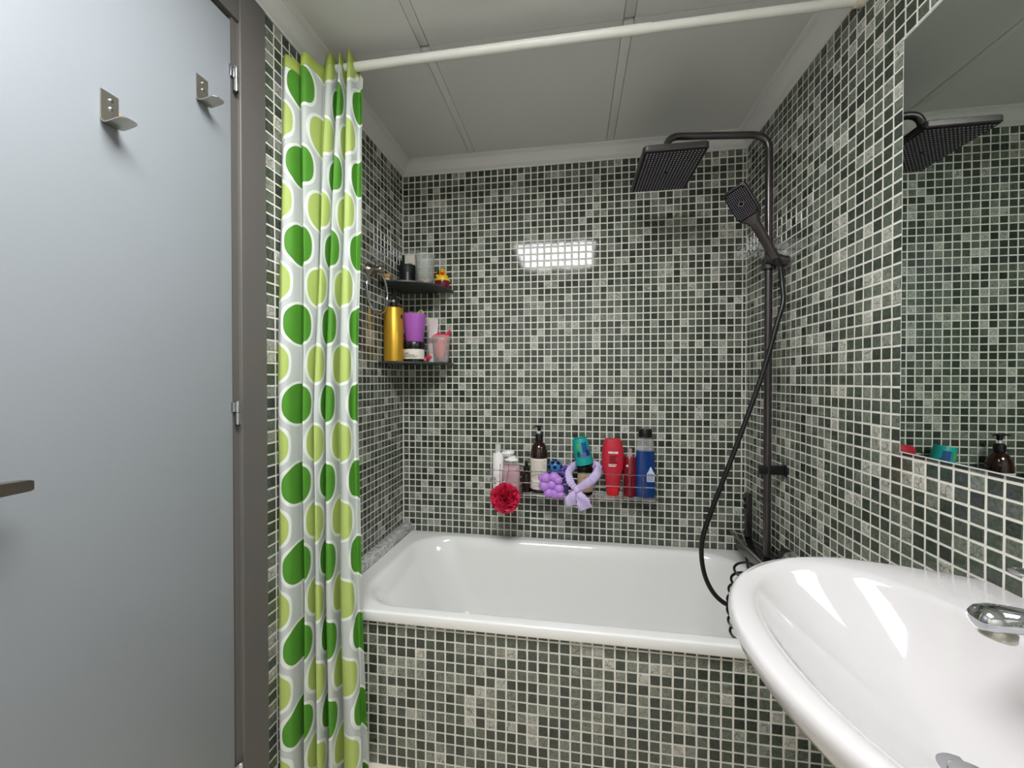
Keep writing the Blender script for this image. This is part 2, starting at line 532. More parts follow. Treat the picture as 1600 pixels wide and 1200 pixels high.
mosaic(wr, (XR, 0, 0), (0, 1, 0), (0, 0, 1), (-1, 0, 0), yr, zl,
       skip=lambda u, v: (MY1 + 0.02 < u < MY0 - 0.02 and MZ0 + 0.02 < v < MZ1 - 0.02) or (v < 0.43 and u > -0.665),
       hidden=lambda x, y: (x < 1215) | (y > 872 + np.maximum(0, (x - 1290)) * 0.11) | (x > 1416) & (y > np.where(x < 1480, 0, 0) + 60) & (y < 705 + (x - 1416) * 0.28))
wf = MB().box((-0.15, YF - 0.12, -0.02), (XR + 0.15, YF, 2.30)).build('wall_front', M_PAINT, smooth=False); struct(wf)

# bath panel (tiled apron)
wp = MB().box((0.0, YP, 0.0), (XR, YP + 0.015, 0.442)).build('wall_bath_apron', M_GROUT, smooth=False); struct(wp)
xp = [0.001] + [(5.96 + i) * P for i in range(-5, 43)] + [XR - 0.001]
zp = [0.001] + [0.391 - P * j for j in range(12, -1, -1)] + [0.421, 0.441]
mosaic(wp, (0, YP, 0), (1, 0, 0), (0, 0, 1), (0, -1, 0), xp, zp,
       hidden=lambda x, y: (x < 592) | (x > 1150 + np.maximum(0, (y - 1040)) * 1.0) | (y > 1192))

# marble ledge between left wall and bath
lg = MB().box((0.0, -0.655, 0.40), (0.043, -0.0015, 0.487), 0.002).build('trim_1', M_MARBLE); struct(lg, 'grey marble ledge along the left wall at the head of the bath', 'ledge')

# ceiling: backing with boards, joint strips between them
ce = MB().box((-0.15, YF - 0.12, ZC + 0.012), (XR + 0.15, 0.12, ZC + 0.06)).build('ceiling', M_DARKGAP, smooth=False); struct(ce)
SX = [(0.334, 0.360), (0.922, 0.950)]
LX0, LX1, LY0, LY1 = 0.346, 0.954, -1.83, -1.165
cols = [(0.046, 0.3325), (0.3615, 0.9205), (0.9515, XR - 0.046)]
cols_lamp = [(0.046, LX0 - 0.001), None, (LX1 + 0.001, XR - 0.046)]
rows = [(-0.6265, -0.0585), (-1.164, -0.6275), (-1.831, -1.165), (YF + 0.04, -1.832)]
for ci, (x0, x1) in enumerate(cols):
    for ri, (y0, y1) in enumerate(rows):
        if ri == 2:
            if ci == 1: continue
            x0, x1 = cols_lamp[ci]
        MB().box((x0, y0, ZC), (x1, y1, ZC + 0.013)).build('ceiling_board', M_CEIL, ce, smooth=False)
for x0, x1 in SX:
    for y0, y1 in ((-0.622, -0.0605), (-1.162, -0.632), (YF + 0.04, -1.834)):
        MB().box((x0, y0, ZC - 0.0015), (x1, y1, ZC + 0.013), 0.0008).build('joint_strip', M_STRIP, ce)

# cove moulding, mitred at the corners
COVE = [(0.0, 2.094), (0.005, 2.094), (0.0075, 2.0985), (0.012, 2.101), (0.020, 2.107), (0.036, 2.128), (0.041, 2.1355), (0.0435, 2.1362), (0.045, 2.140), (0.050, 2.1415), (0.0515, 2.1448), (0.056, 2.1470), (0.056, 2.152), (0.0, 2.152)]
def cove(name, a, b, nrm, ma, mb):
    a, b, nrm = Vector(a), Vector(b), Vector(nrm); d = (b - a).normalized()
    r0 = [tuple(a + nrm * o + d * (o * ma) + Vector((0, 0, z))) for o, z in COVE]
    r1 = [tuple(b + nrm * o - d * (o * mb) + Vector((0, 0, z))) for o, z in COVE]
    o = MB().loft([r0, r1]).build(name, M_COVE, auto=12); return struct(o)
cove('trim_2', (0, 0, 0), (XR, 0, 0), (0, -1, 0), 1, 1)
cove('trim_3', (0, YF, 0), (0, 0, 0), (1, 0, 0), 1, 1)
cove('trim_4', (XR, YF, 0), (XR, 0, 0), (-1, 0, 0), 1, 1)

# square lit panel in the ceiling
lp = thing('ceiling_light', 'square lit panel set flush in the ceiling above the basin', 'light', ((LX0 + LX1) / 2, (LY0 + LY1) / 2, ZC))
hx, hy = (LX1 - LX0) / 2, (LY1 - LY0) / 2
fr = MB()
for a, b in (((-hx, -hy), (hx, -hy + 0.012)), ((-hx, hy - 0.012), (hx, hy)), ((-hx, -hy + 0.012), (-hx + 0.012, hy - 0.012)), ((hx - 0.012, -hy + 0.012), (hx, hy - 0.012))):
    fr.box((a[0], a[1], -0.003), (b[0], b[1], 0.011))
fr.build('frame', M_WHITEP, lp, smooth=False)
MB().box((-hx + 0.012, -hy + 0.012, 0.0), (hx - 0.012, hy - 0.012, 0.010)).build('diffuser', emit('lit_diffuser', (0.965, 0.985, 1.0, 1), LAMP_STRENGTH), lp, smooth=False)

# ------------------------------------------------------------------ door with frame
dr = thing('door_1', 'plain pale grey door hung in the left wall', 'door', (0, 0, 0)); dr['kind'] = 'structure'
MB().box((-0.042, -1.685, 0.008), (0.001, -0.9565, 1.984), 0.0015).build('leaf', M_DOOR, dr)
def hinge(z0, z1):
    h = MB().lathe([(0.0058, z0), (0.0058, (z0 + z1) / 2 - 0.0006)], 16, (0.0065, -0.9475)).build('hinge', M_CHROME, dr)
    b = MB().lathe([(0.0058, (z0 + z1) / 2 + 0.0006), (0.0058, z1 - 0.002), (0.004, z1)], 16, (0.0065, -0.9475))
    b.box((0.0, -0.962, (z0 + z1) / 2 + 0.002), (0.0025, -0.948, z1 - 0.004))
    b.build('hinge_knuckle', M_CHROME, h)
    MB().lathe([(0.0035, z0 - 0.004), (0.0048, z0 - 0.0001)], 12, (0.0065, -0.9475)).build('hinge_pin', M_BLACKP, h)
hinge(1.826, 1.886); hinge(1.048, 1.104); hinge(0.19, 0.245)
hd = MB()
hd.lathe([(0.025, -0.001), (0.025, 0.008), (0.0095, 0.009), (0.0095, 0.052)], 20)
hd.xf(Matrix.Translation((0.001, -1.60, 1.012)) @ Matrix.Rotation(PI / 2, 4, 'Y'))
hd.loft([[(x, y, z) for x, z in q] for y, q in (
    (-1.615, [(0.043, 1.0), (0.058, 1.0), (0.058, 1.024), (0.043, 1.024)]),
    (-1.47, [(0.043, 1.0005), (0.058, 1.0005), (0.058, 1.022), (0.043, 1.022)]),
    (-1.345, [(0.042, 1.0015), (0.057, 1.0015), (0.057, 1.0165), (0.042, 1.0165)]),
    (-1.341, [(0.043, 1.003), (0.056, 1.003), (0.056, 1.015), (0.043, 1.015)]))])
hd.build('lever_handle', M_NICKEL, dr, auto=30)

# frame: jambs with a rebate, and the head piece
df = bpy.data.objects.new('trim_5', None); COL.objects.link(df); struct(df, 'dark grey painted door frame beside the shower curtain', 'door frame')
jm = MB()
def jamb(y0, y1, s):
    # s=+1: face y0 (outer) toward y1 (door side)
    prof = [(-0.10, y0), (0.004, y0), (0.006, y0 - s * 0.002), (0.006, y1 + s * 0.022), (0.004, y1 + s * 0.020), (-0.001, y1 + s * 0.018), (-0.001, y1 + s * 0.004), (-0.012, y1), (-0.10, y1)]
    return MB().loft([[(x, y, 0.0) for x, y in prof], [(x, y, 2.0935) for x, y in prof]])
jamb(-0.8535, -0.9545, 1).build('jamb', M_FRAME, df, auto=20)
jamb(-1.789, -1.687, -1).build('jamb', M_FRAME, df, auto=20)
MB().box((-0.10, -1.685, 1.997), (0.006, -0.936, 2.0935), 0.002).build('frame_head', M_FRAME, df)

# ------------------------------------------------------------------ bath
def rrect(cx, cy, hx, hy, r, z, n=10, tilt=True):
    out = []
    for k, (sx, sy, a0) in enumerate(((1, 1, 0), (-1, 1, PI / 2), (-1, -1, PI), (1, -1, 3 * PI / 2))):
        for i in range(n + 1):
            t = a0 + PI / 2 * i / n
            x = cx + sx * (hx - r) + r * math.cos(t); y = cy + sy * (hy - r) + r * math.sin(t)
            out.append((x, y, z + (-y / 0.675 * 0.017 if tilt else 0)))
    return out
bt = thing('bathtub', 'white enamel bathtub behind the tiled apron', 'bathtub', (0, 0, 0))
BX0, BX1, BY0, BY1 = 0.0445, XR - 0.002, -0.677, -0.0025
bcx, bcy, bhx, bhy = (BX0 + BX1) / 2, (BY0 + BY1) / 2, (BX1 - BX0) / 2, (BY1 - BY0) / 2
ZB = 0.452
R_ = []
R_.append(rrect(bcx, bcy, bhx - 0.010, bhy - 0.010, 0.006, ZB - 0.030))
R_.append(rrect(bcx, bcy, bhx - 0.0015, bhy - 0.0015, 0.008, ZB - 0.031))
R_.append(rrect(bcx, bcy, bhx, bhy, 0.009, ZB - 0.028))
R_.append(rrect(bcx, bcy, bhx, bhy, 0.010, ZB - 0.0055))
R_.append(rrect(bcx, bcy, bhx - 0.0006, bhy - 0.0006, 0.010, ZB - 0.0028))
R_.append(rrect(bcx, bcy, bhx - 0.0022, bhy - 0.0022, 0.010, ZB - 0.0009))
R_.append(rrect(bcx, bcy, bhx - 0.0050, bhy - 0.0050, 0.010, ZB))
R_.append(rrect(bcx, bcy, bhx - 0.0090, bhy - 0.0090, 0.012, ZB + 0.0002))
icx, icy = (0.110 + XR - 0.07) / 2, (-0.638 - 0.052) / 2
ihx, ihy = (XR - 0.07 - 0.110) / 2, (0.638 - 0.052) / 2
R_.append(rrect(icx, icy, ihx + 0.012, ihy + 0.010, 0.150, ZB + 0.0002))
R_.append(rrect(icx, icy, ihx + 0.006, ihy + 0.005, 0.150, ZB))
for ins, dz, rr in ((0.0, 0.0015, 0.15), (0.006, 0.006, 0.15), (0.012, 0.018, 0.15), (0.020, 0.05, 0.148), (0.032, 0.12, 0.145), (0.045, 0.20, 0.14), (0.06, 0.27, 0.13), (0.085, 0.325, 0.11), (0.125, 0.35, 0.08), (0.20, 0.358, 0.05)):
    sl = min(1.0, dz / 0.33) * 0.13
    R_.append(rrect(icx + sl * 0.5, icy, ihx - ins - sl * 0.5, ihy - ins, rr, ZB - dz))
MB().loft(R_, cap0=False, cap1=True).build('basin', M_ENAMEL, bt, auto=50)
dn = MB().lathe([(0.001, 0.0), (0.028, 0.0), (0.032, 0.002), (0.032, -0.004)], 24, cap1=False)
dn.xf(Matrix.Translation((1.16, -0.345, ZB - 0.358 + 0.011)))
dn.build('drain', M_CHROME, bt)

# ------------------------------------------------------------------ washbasin on the right wall
SC = -1.213
def outline(s, z, n=64, cx=1.300, a=0.312, b=0.288, inset=0.0):
    """outer plan of the basin, scaled about its middle; flat against the wall"""
    out = []
    for j in range(n):
        t = 2 * PI * j / n
        ct, st = math.cos(t), math.sin(t)
        e = 2.12
        k = (abs(ct) ** e + abs(st) ** e) ** (-1 / e)
        x = -ct * k * b; y = st * k * a
        if x > 0:
            x = min(-ct * k * 0.40, XR - 0.0020 - cx)
            y = st * k * a * (1 - 0.10 * max(0, min(1, x / 0.18)))
        q = (cx + x * s, SC + y * s, z)
        if x > 0 and s > 0.93: q = (cx + x, SC + y * s, z)
        out.append(q)
    return out
def bowl(s, z, n=64, drop=0.0):
    cx = 1.232 + (1 - s) * 0.035; out = []
    for j in range(n):
        t = 2 * PI * j / n
        ct, st = math.cos(t), math.sin(t)
        e = 2.2; k = (abs(ct) ** e + abs(st) ** e) ** (-1 / e)
        bx = 0.172 if ct > 0 else 0.146
        out.append((cx - ct * k * bx * s, SC + st * k * 0.258 * s, z))
    return out
sk = thing('washbasin', 'white ceramic oval washbasin fixed to the right wall', 'washbasin', (0, 0, 0))
RG = [outline(0.42, 0.60), outline(0.55, 0.645), outline(0.72, 0.695), outline(0.86, 0.735), outline(0.945, 0.762), outline(0.985, 0.779), outline(1.0, 0.7905),
      outline(0.999, 0.7975), outline(0.992, 0.8030), outline(0.980, 0.8062), outline(0.962, 0.8072)]
RG += [bowl(1.09, 0.8060), bowl(1.055, 0.8040), bowl(1.025, 0.8010), bowl(1.005, 0.7975), bowl(0.990, 0.7935), bowl(0.970, 0.7880), bowl(0.92, 0.776), bowl(0.83, 0.757), bowl(0.70, 0.733), bowl(0.54, 0.709), bowl(0.38, 0.690), bowl(0.24, 0.677), bowl(0.15, 0.670), bowl(0.115, 0.6665)]
MB().loft(RG, True, True).build('bowl', M_CERAM, sk, auto=60)
pd = MB().lathe([(0.105, 0.0), (0.10, 0.02), (0.085, 0.10), (0.078, 0.35), (0.085, 0.50), (0.11, 0.62)], 32, (1.36, SC), 1.0, 1.05)
pd.build('pedestal', M_CERAM, sk)
dn = MB().lathe([(0.0005, 0.0055), (0.020, 0.0055), (0.022, 0.004), (0.0225, 0.001), (0.0245, 0.001), (0.030, 0.0025), (0.034, 0.0015), (0.035, -0.004)], 32, cap1=False)
dn.xf(Matrix.Translation((1.267, SC, 0.6665)))
dn.build('drain', M_CHROME, sk)

# tap
tp = thing('basin_tap', 'chrome single-lever tap on the washbasin', 'tap', (1.415, SC, 0.8055))
MB().lathe([(0.027, -0.001), (0.027, 0.004), (0.0245, 0.007), (0.0235, 0.03), (0.0235, 0.062), (0.024, 0.075), (0.021, 0.088), (0.012, 0.095), (0.001, 0.097)], 28).build('body', M_CHROME, tp)
sp_ = []
for t, x, z, wy, wz in ((0, -0.005, 0.040, 0.016, 0.020), (1, -0.04, 0.050, 0.0165, 0.0165), (2, -0.08, 0.0565, 0.017, 0.0145), (3, -0.11, 0.060, 0.0185, 0.0145), (4, -0.128, 0.0605, 0.0195, 0.0155), (5, -0.140, 0.0595, 0.0185, 0.0145), (6, -0.147, 0.058, 0.014, 0.011), (7, -0.150, 0.057, 0.006, 0.005)):
    sp_.append([(x, wy * math.cos(2 * PI * j / 24), z + wz * math.sin(2 * PI * j / 24)) for j in range(24)])
MB().loft(sp_).build('spout', M_CHROME, tp)
ae = MB().lathe([(0.0155, -0.004), (0.0165, -0.003), (0.0165, 0.006), (0.014, 0.010)], 24)
ae.xf(Matrix.Translation((-0.126, 0, 0.0415)) @ Matrix.Rotation(0.12, 4, 'Y'))
ae.build('aerator', M_STEEL, tp)
lv = []
for x, z, wy, wz in ((0.02, 0.098, 0.020, 0.010), (0.0, 0.103, 0.021, 0.0105), (-0.035, 0.109, 0.0165, 0.0075), (-0.08, 0.1145, 0.013, 0.0055), (-0.102, 0.117, 0.0115, 0.0045), (-0.110, 0.118, 0.007, 0.003)):
    lv.append([(x, wy * math.cos(2 * PI * j / 20), z + wz * math.sin(2 * PI * j / 20)) for j in range(20)])
MB().loft(lv).build('lever', M_CHROME, tp)

# ------------------------------------------------------------------ mirror
mr_ = thing('wall_mirror', 'large frameless mirror on the right wall above the washbasin', 'mirror', (XR, 0, 0))
MB().box((-0.0055, MY1, MZ0), (-0.0015, MY0, MZ1)).build('backing', M_MIRROREDGE, mr_, smooth=False)
gl = MB().box((-0.0062, MY1 + 0.0028, MZ0 + 0.0028), (-0.0056, MY0 - 0.0028, MZ1 - 0.0028)).build('glass', M_MIRROR, mr_, smooth=False)

# ------------------------------------------------------------------ curtain rod and curtain
RY, RZ = -0.668, 2.079
rd = thing('curtain_rod', 'white telescopic shower curtain rod across the bath', 'curtain rod', (0, RY, RZ))
XJ = 0.985
MB().lathe([(0.0125, 0.012), (0.0125, XJ)], 20).xf(Matrix.Rotation(PI / 2, 4, 'Y')).build('outer_tube', M_RODW, rd)
MB().lathe([(0.0112, XJ - 0.02), (0.0112, XR - 0.014)], 20).xf(Matrix.Rotation(PI / 2, 4, 'Y')).build('inner_tube', M_RODW, rd)
MB().lathe([(0.016, 0.0015), (0.0165, 0.006), (0.0145, 0.02)], 20).xf(Matrix.Rotation(PI / 2, 4, 'Y')).build('end_cap', M_CREAM, rd)
MB().lathe([(0.0145, XR - 0.022), (0.0165, XR - 0.007), (0.016, XR - 0.0018)], 20).xf(Matrix.Rotation(PI / 2, 4, 'Y')).build('end_cap', M_CREAM, rd)

ctn = thing('shower_curtain', 'green and white dotted shower curtain gathered at the left end of the rod', 'curtain', (0, 0, 0))
TOP = [(0.004, -0.785), (0.018, -0.792), (0.030, -0.770), (0.036, -0.745), (0.046, -0.772), (0.060, -0.765), (0.066, -0.715), (0.062, -0.690), (0.080, -0.700), (0.089, -0.690),
       (0.090, -0.655), (0.096, -0.648), (0.108, -0.692), (0.116, -0.690), (0.118, -0.655), (0.124, -0.650), (0.138, -0.694), (0.148, -0.690), (0.150, -0.655), (0.152, -0.648), (0.166, -0.655)]
MID = [(0.004, -0.815), (0.020, -0.826), (0.036, -0.812), (0.034, -0.755), (0.043, -0.765), (0.054, -0.778), (0.058, -0.735), (0.060, -0.725), (0.078, -0.770), (0.088, -0.765),
       (0.084, -0.722), (0.090, -0.715), (0.104, -0.758), (0.116, -0.752), (0.112, -0.712), (0.118, -0.705), (0.140, -0.745), (0.160, -0.742), (0.158, -0.715), (0.162, -0.702), (0.176, -0.712)]
BOT = [(0.004, -0.815), (0.022, -0.832), (0.042, -0.815), (0.036, -0.755), (0.046, -0.762), (0.058, -0.785), (0.064, -0.735), (0.066, -0.722), (0.086, -0.775), (0.098, -0.772),
       (0.092, -0.725), (0.096, -0.715), (0.114, -0.765), (0.128, -0.762), (0.124, -0.715), (0.130, -0.705), (0.150, -0.745), (0.182, -0.748), (0.190, -0.722), (0.186, -0.705), (0.206, -0.712)]
ZTOP = [2.030, 2.032, 2.034, 2.03, 2.045, 2.055, 2.060, 2.075, 2.106, 2.106, 2.098, 2.095, 2.106, 2.105, 2.098, 2.096, 2.108, 2.106, 2.09, 2.075, 2.050]
NS = 9
def path2(pts): return [(q.x, q.y) for q in spline([(a, b, 0) for a, b in pts], NS)]
tT, tM, tB = path2(TOP), path2(MID), path2(BOT)
zt = [q.x for q in spline([(z, 0, 0) for z in ZTOP], NS)]
ncol = len(tM)
arc = [0.0]
for a, b in zip(tM[:-1], tM[1:]): arc.append(arc[-1] + math.hypot(b[0] - a[0], b[1] - a[1]))
NR = 70
vs, fs, uvs, hems = [], [], [], []
for r in range(NR + 1):
    t = r / NR
    for c in range(ncol):
        zz = zt[c] * (1 - t) + 0.012 * t
        tm = (zz - 1.05) / 1.05
        if tm > 0:
            k = min(1, tm) ** 1.15; A, B = tM[c], tT[c]
        else:
            k = min(1, -tm) ** 1.3; A, B = tM[c], tB[c]
        x = A[0] * (1 - k) + B[0] * k; y = A[1] * (1 - k) + B[1] * k
        x += 0.0012 * math.sin(zz * 9 + c * 0.35) ; y += 0.0015 * math.sin(zz * 7.3 + c * 0.22 + 1)
        vs.append((max(x, 0.0035), y, zz)); uvs.append((arc[c], zz)); hems.append((c / (ncol - 1), zt[c] - zz))
for r in range(NR):
    for c in range(ncol - 1):
        i = r * ncol + c
        fs.append((i, i + ncol, i + ncol + 1, i + 1))
me = bpy.data.meshes.new('cloth'); me.from_pydata(vs, [], fs); me.update()
ul = me.uv_layers.new(name='cloth')
uh = me.uv_layers.new(name='hem')
ul = me.uv_layers['cloth']
for lp_ in me.loops:
    ul.data[lp_.index].uv = uvs[lp_.vertex_index]
    uh.data[lp_.index].uv = hems[lp_.vertex_index]
for f in me.polygons: f.use_smooth = True
me.materials.append(M_CURTAIN)
co = bpy.data.objects.new('cloth', me); COL.objects.link(co); co.parent = ctn
so = co.modifiers.new('thickness', 'SOLIDIFY'); so.thickness = 0.0008

# ------------------------------------------------------------------ coat hooks on the door
def coat_hook(y, z, label, tagcol=None):
    t = thing('coat_hook', label, 'hook', (0.0012, y, z), group='steel hooks on the grey door')
    prof = [(0.0008, 0.056), (0.0008, 0.010), (0.0015, 0.0045), (0.0045, 0.0005), (0.009, -0.0010), (0.015, -0.0012), (0.023, 0.0002), (0.032, 0.0022), (0.040, 0.0034), (0.047, 0.0036)]
    wd = [0.0135] * 8 + [0.0128, 0.0085]
    th = 0.0016
    rings = []
    for i, ((x, zz), w_) in enumerate(zip(prof, wd)):
        a = prof[max(0, i - 1)]; b = prof[min(len(prof) - 1, i + 1)]
        d = Vector((b[0] - a[0], b[1] - a[1])).normalized(); nx, nz = -d.y * th, d.x * th
        if i < 2: nx, nz = th, 0.0
        rings.append([(x, -w_, zz), (x, w_, zz), (x + nx, w_, zz + nz), (x + nx, -w_, zz + nz)])
    MB().loft(rings).build('plate', M_STEEL, t, auto=25)
    for sz in (0.044, 0.030):
        s_ = MB().lathe([(0.0036, 0.0), (0.0034, 0.0012), (0.002, 0.002), (0.0002, 0.0021)], 14).xf(Matrix.Translation((0.0024, 0.002, sz)) @ Matrix.Rotation(PI / 2, 4, 'Y'))
        s_.build('screw', M_CHROME, t)
    if tagcol:
        MB().lathe([(0.011, 0.0), (0.011, 0.0006)], 18, (0, 0), 0.55, 1.0).xf(Matrix.Translation((0.0002, 0.0150, 0.020)) @ Matrix.Rotation(PI / 2, 4, 'Y') @ Matrix.Rotation(PI / 2, 4, 'Z')).build('adhesive_tab', tagcol, t)
    return t
coat_hook(-1.2065, 1.586, 'steel coat hook on the door with an orange tab behind it', mat('orange_tab', (214, 146, 78), 0.5))
coat_hook(-1.0315, 1.742, 'steel coat hook on the door nearest the hinges')

# ------------------------------------------------------------------ shower column
PX_, PY_ = 1.4285, -0.316
sh = thing('shower_column', 'black shower column with rectangular rain head on the right wall', 'shower', (PX_, PY_, 0))
HX, HY, HZ = 1.099, -0.330, 1.864
pole = [(0, 0, 0.565), (0, 0, 1.968), (HX - PX_, HY - PY_, 1.984), (HX - PX_, HY - PY_, HZ + 0.03)]
MB().tube(fillet(pole, 0.058, 10), 0.0115, 18).build('riser_pipe', M_BLACK, sh)
hdm = MB()
def sq(h, hy, r, z): return rrect(HX - PX_, HY - PY_, h, hy, r, z, 6, False)
HH = (0.098, 0.140)
hdm.loft([sq(HH[0] - 0.003, HH[1] - 0.003, 0.012, HZ), sq(HH[0], HH[1], 0.014, HZ + 0.003), sq(HH[0], HH[1], 0.014, HZ + 0.017), sq(HH[0] - 0.003, HH[1] - 0.003, 0.012, HZ + 0.020), sq(0.03, 0.03, 0.02, HZ + 0.024)])
hdm.lathe([(0.02, HZ + 0.022), (0.02, HZ + 0.034), (0.014, HZ + 0.044)], 20, (HX - PX_, HY - PY_))
rh = hdm.build('rain_head', M_BLACK, sh)
fc = MB().loft([sq(HH[0] - 0.006, HH[1] - 0.006, 0.010, HZ - 0.0012), sq(HH[0] - 0.005, HH[1] - 0.005, 0.010, HZ + 0.0005)]).build('spray_face', M_FACE, rh)
nz = MB()
nxn, nyn = 17, 21
for i in range(nxn):
    for j in range(nyn):
        x = (i - (nxn - 1) / 2) * 0.0104; y = (j - (nyn - 1) / 2) * 0.0124
        if abs(x) < 0.006 and abs(y) < 0.006: continue
        o = MB().lathe([(0.0027, HZ - 0.0011), (0.0023, HZ - 0.0030)], 6, (HX - PX_ + x, HY - PY_ + y), cap0=False)
        nz.add(o.v, o.f)
nzo = nz.build('nozzles', M_NOZZLE, rh, smooth=False); nzo['kind'] = 'stuff'
# wall bracket
bk = MB().box((-0.026, -0.011, 0.836), (0.050, 0.011, 0.866), 0.004)
bk.box((0.049, -0.014, 0.832), (XR - PX_ - 0.0018, 0.014, 0.870), 0.002)
bk.build('wall_bracket', M_BLACKP, sh)
# slider that carries the hand shower
sd = MB().lathe([(0.0205, 1.520), (0.0215, 1.523), (0.0215, 1.552), (0.0205, 1.555)], 22)
ax = MB().lathe([(0.017, -0.022), (0.019, -0.02), (0.019, 0.040), (0.016, 0.043)], 20).xf(Matrix.Translation((0.004, -0.026, 1.548)) @ Matrix.Rotation(PI / 2 + 0.3, 4, 'Y') @ Matrix.Rotation(0.0, 4, 'X'))
sd.add(ax.v, ax.f)
sd.build('slider', M_BLACK, sh)
# mixer shelf
ZS = 0.552
MB().box((-0.030, -0.235, ZS), (0.055, 0.235, ZS + 0.006), 0.001).build('glass_shelf', M_BLACKGLASS, sh)
MB().box((-0.0315, -0.236, ZS - 0.002), (-0.0285, 0.236, ZS + 0.007), 0.0008).build('shelf_edge', M_NICKEL, sh)
MB().box((-0.020, -0.215, ZS - 0.050), (0.050, 0.215, ZS - 0.001), 0.008).build('mixer_body', M_BLACK, sh)
kn = MB().lathe([(0.019, 0.0), (0.021, 0.003), (0.021, 0.030), (0.018, 0.034)], 22).xf(Matrix.Translation((0.015, -0.085, ZS + 0.052)) @ Matrix.Rotation(PI / 2, 4, 'X'))
k0 = kn.build('control_knob', M_BLACKP, sh)
MB().lathe([(0.0225, 0.0), (0.0225, 0.004)], 22).xf(Matrix.Translation((0.015, -0.1185, ZS + 0.052)) @ Matrix.Rotation(PI / 2, 4, 'X')).build('chrome_ring', M_CHROME, k0)
MB().box((0.005, -0.115, ZS + 0.005), (0.030, -0.088, ZS + 0.040), 0.003).build('knob_stem', M_BLACKP, sh)
kn = MB().lathe([(0.017, 0.0), (0.019, 0.003), (0.019, 0.022), (0.016, 0.026)], 22).xf(Matrix.Translation((0.03, -0.055, ZS + 0.006)))
kn.build('control_knob', M_BLACKP, sh)

# upright spray handle standing on the mixer shelf
sg = thing('spray_wand', 'slim black upright spray wand on the mixer shelf by the corner', 'spray wand', (1.442, -0.137, ZS + 0.006))
MB().box((-0.011, -0.011, 0.0), (0.011, 0.011, 0.166), 0.003).build('handle', M_BLACK, sg)
for z in (0.116, 0.142):
    MB().lathe([(0.0072, 0.0), (0.0072, 0.006), (0.005, 0.008)], 16).xf(Matrix.Translation((-0.0108, -0.002, z)) @ Matrix.Rotation(-PI / 2, 4, 'Y')).build('button', M_BLACKP, sg)

# hand shower
hs_top = Vector((1.315, -0.395, 1.712)); hs_bot = Vector((1.433, -0.362, 1.534))
hs = thing('hand_shower', 'black rectangular hand shower resting in the slider', 'hand shower', hs_bot)
a_ = (hs_bot - hs_top).normalized()
n_ = Vector((-0.60, -0.72, -0.34)); n_ = (n_ - a_ * n_.dot(a_)).normalized()
w_ = a_.cross(n_).normalized()
B_ = Matrix((w_, a_, n_)).transposed()
LOCAL = Matrix.Translation(hs_top - hs_bot) @ B_.to_4x4()      # local: x width, y along handle, z out of the face
def hsec(y, hw, z0, z1, ex=4.0, n=20):
    r = []
    for j in range(n):
        t = 2 * PI * j / n; ct, st = math.cos(t), math.sin(t)
        k = (abs(ct) ** ex + abs(st) ** ex) ** (-1 / ex)
        r.append((hw * ct * k, y, (z0 + z1) / 2 + (z1 - z0) / 2 * st * k))
    return r
SEC = [(-0.058, 0.026, -0.012, 0.000), (-0.056, 0.032, -0.016, 0.003), (-0.050, 0.0365, -0.018, 0.004), (0.0, 0.0375, -0.021, 0.004), (0.040, 0.0365, -0.023, 0.004), (0.052, 0.031, -0.024, 0.003), (0.064, 0.020, -0.025, 0.000), (0.078, 0.0145, -0.025, -0.003), (0.11, 0.0135, -0.022, 0.001), (0.16, 0.0130, -0.019, 0.003), (0.20, 0.0125, -0.017, 0.004), (0.206, 0.0115, -0.016, 0.003)]
MB().loft([hsec(*q) for q in SEC]).xf(LOCAL).build('body', M_BLACK, hs, auto=40)
def flat(hw, y0, y1, r, z, n=5):
    return [(x, y, z) for x, y, _ in rrect(0, (y0 + y1) / 2, hw, (y1 - y0) / 2, r, 0, n, False)]
MB().loft([flat(0.033, -0.051, 0.048, 0.012, 0.0035), flat(0.033, -0.051, 0.048, 0.012, 0.0055)]).xf(LOCAL).build('spray_face', M_FACE, hs)
nz = MB()
for i in range(11):
    for j in range(15):
        x = (i - 5) * 0.0056; y = -0.0015 + (j - 7) * 0.0060
        if abs(x) + abs(y + 0.0015) * 0.55 > 0.048 or math.hypot(x, y + 0.0015) < 0.009: continue
        o = MB().lathe([(0.0013, 0.0052), (0.0011, 0.0068)], 6, (x, y), cap0=False); nz.add(o.v, o.f)
nzo = nz.xf(LOCAL).build('nozzles', M_NOZZLE, hs, smooth=False); nzo['kind'] = 'stuff'
MB().lathe([(0.0085, 0.0052), (0.0085, 0.0064), (0.0062, 0.0064), (0.0062, 0.0052)], 20, (0, -0.0015), cap0=False, cap1=False).xf(LOCAL).build('centre_ring', M_NICKEL, hs)
cn = MB().lathe([(0.0105, 0.0), (0.0105, 0.022), (0.009, 0.030)], 16).xf(LOCAL @ Matrix.Translation((0, 0.204, -0.006)) @ Matrix.Rotation(-PI / 2, 4, 'X'))
cn.build('hose_nut', M_BLACKP, hs)

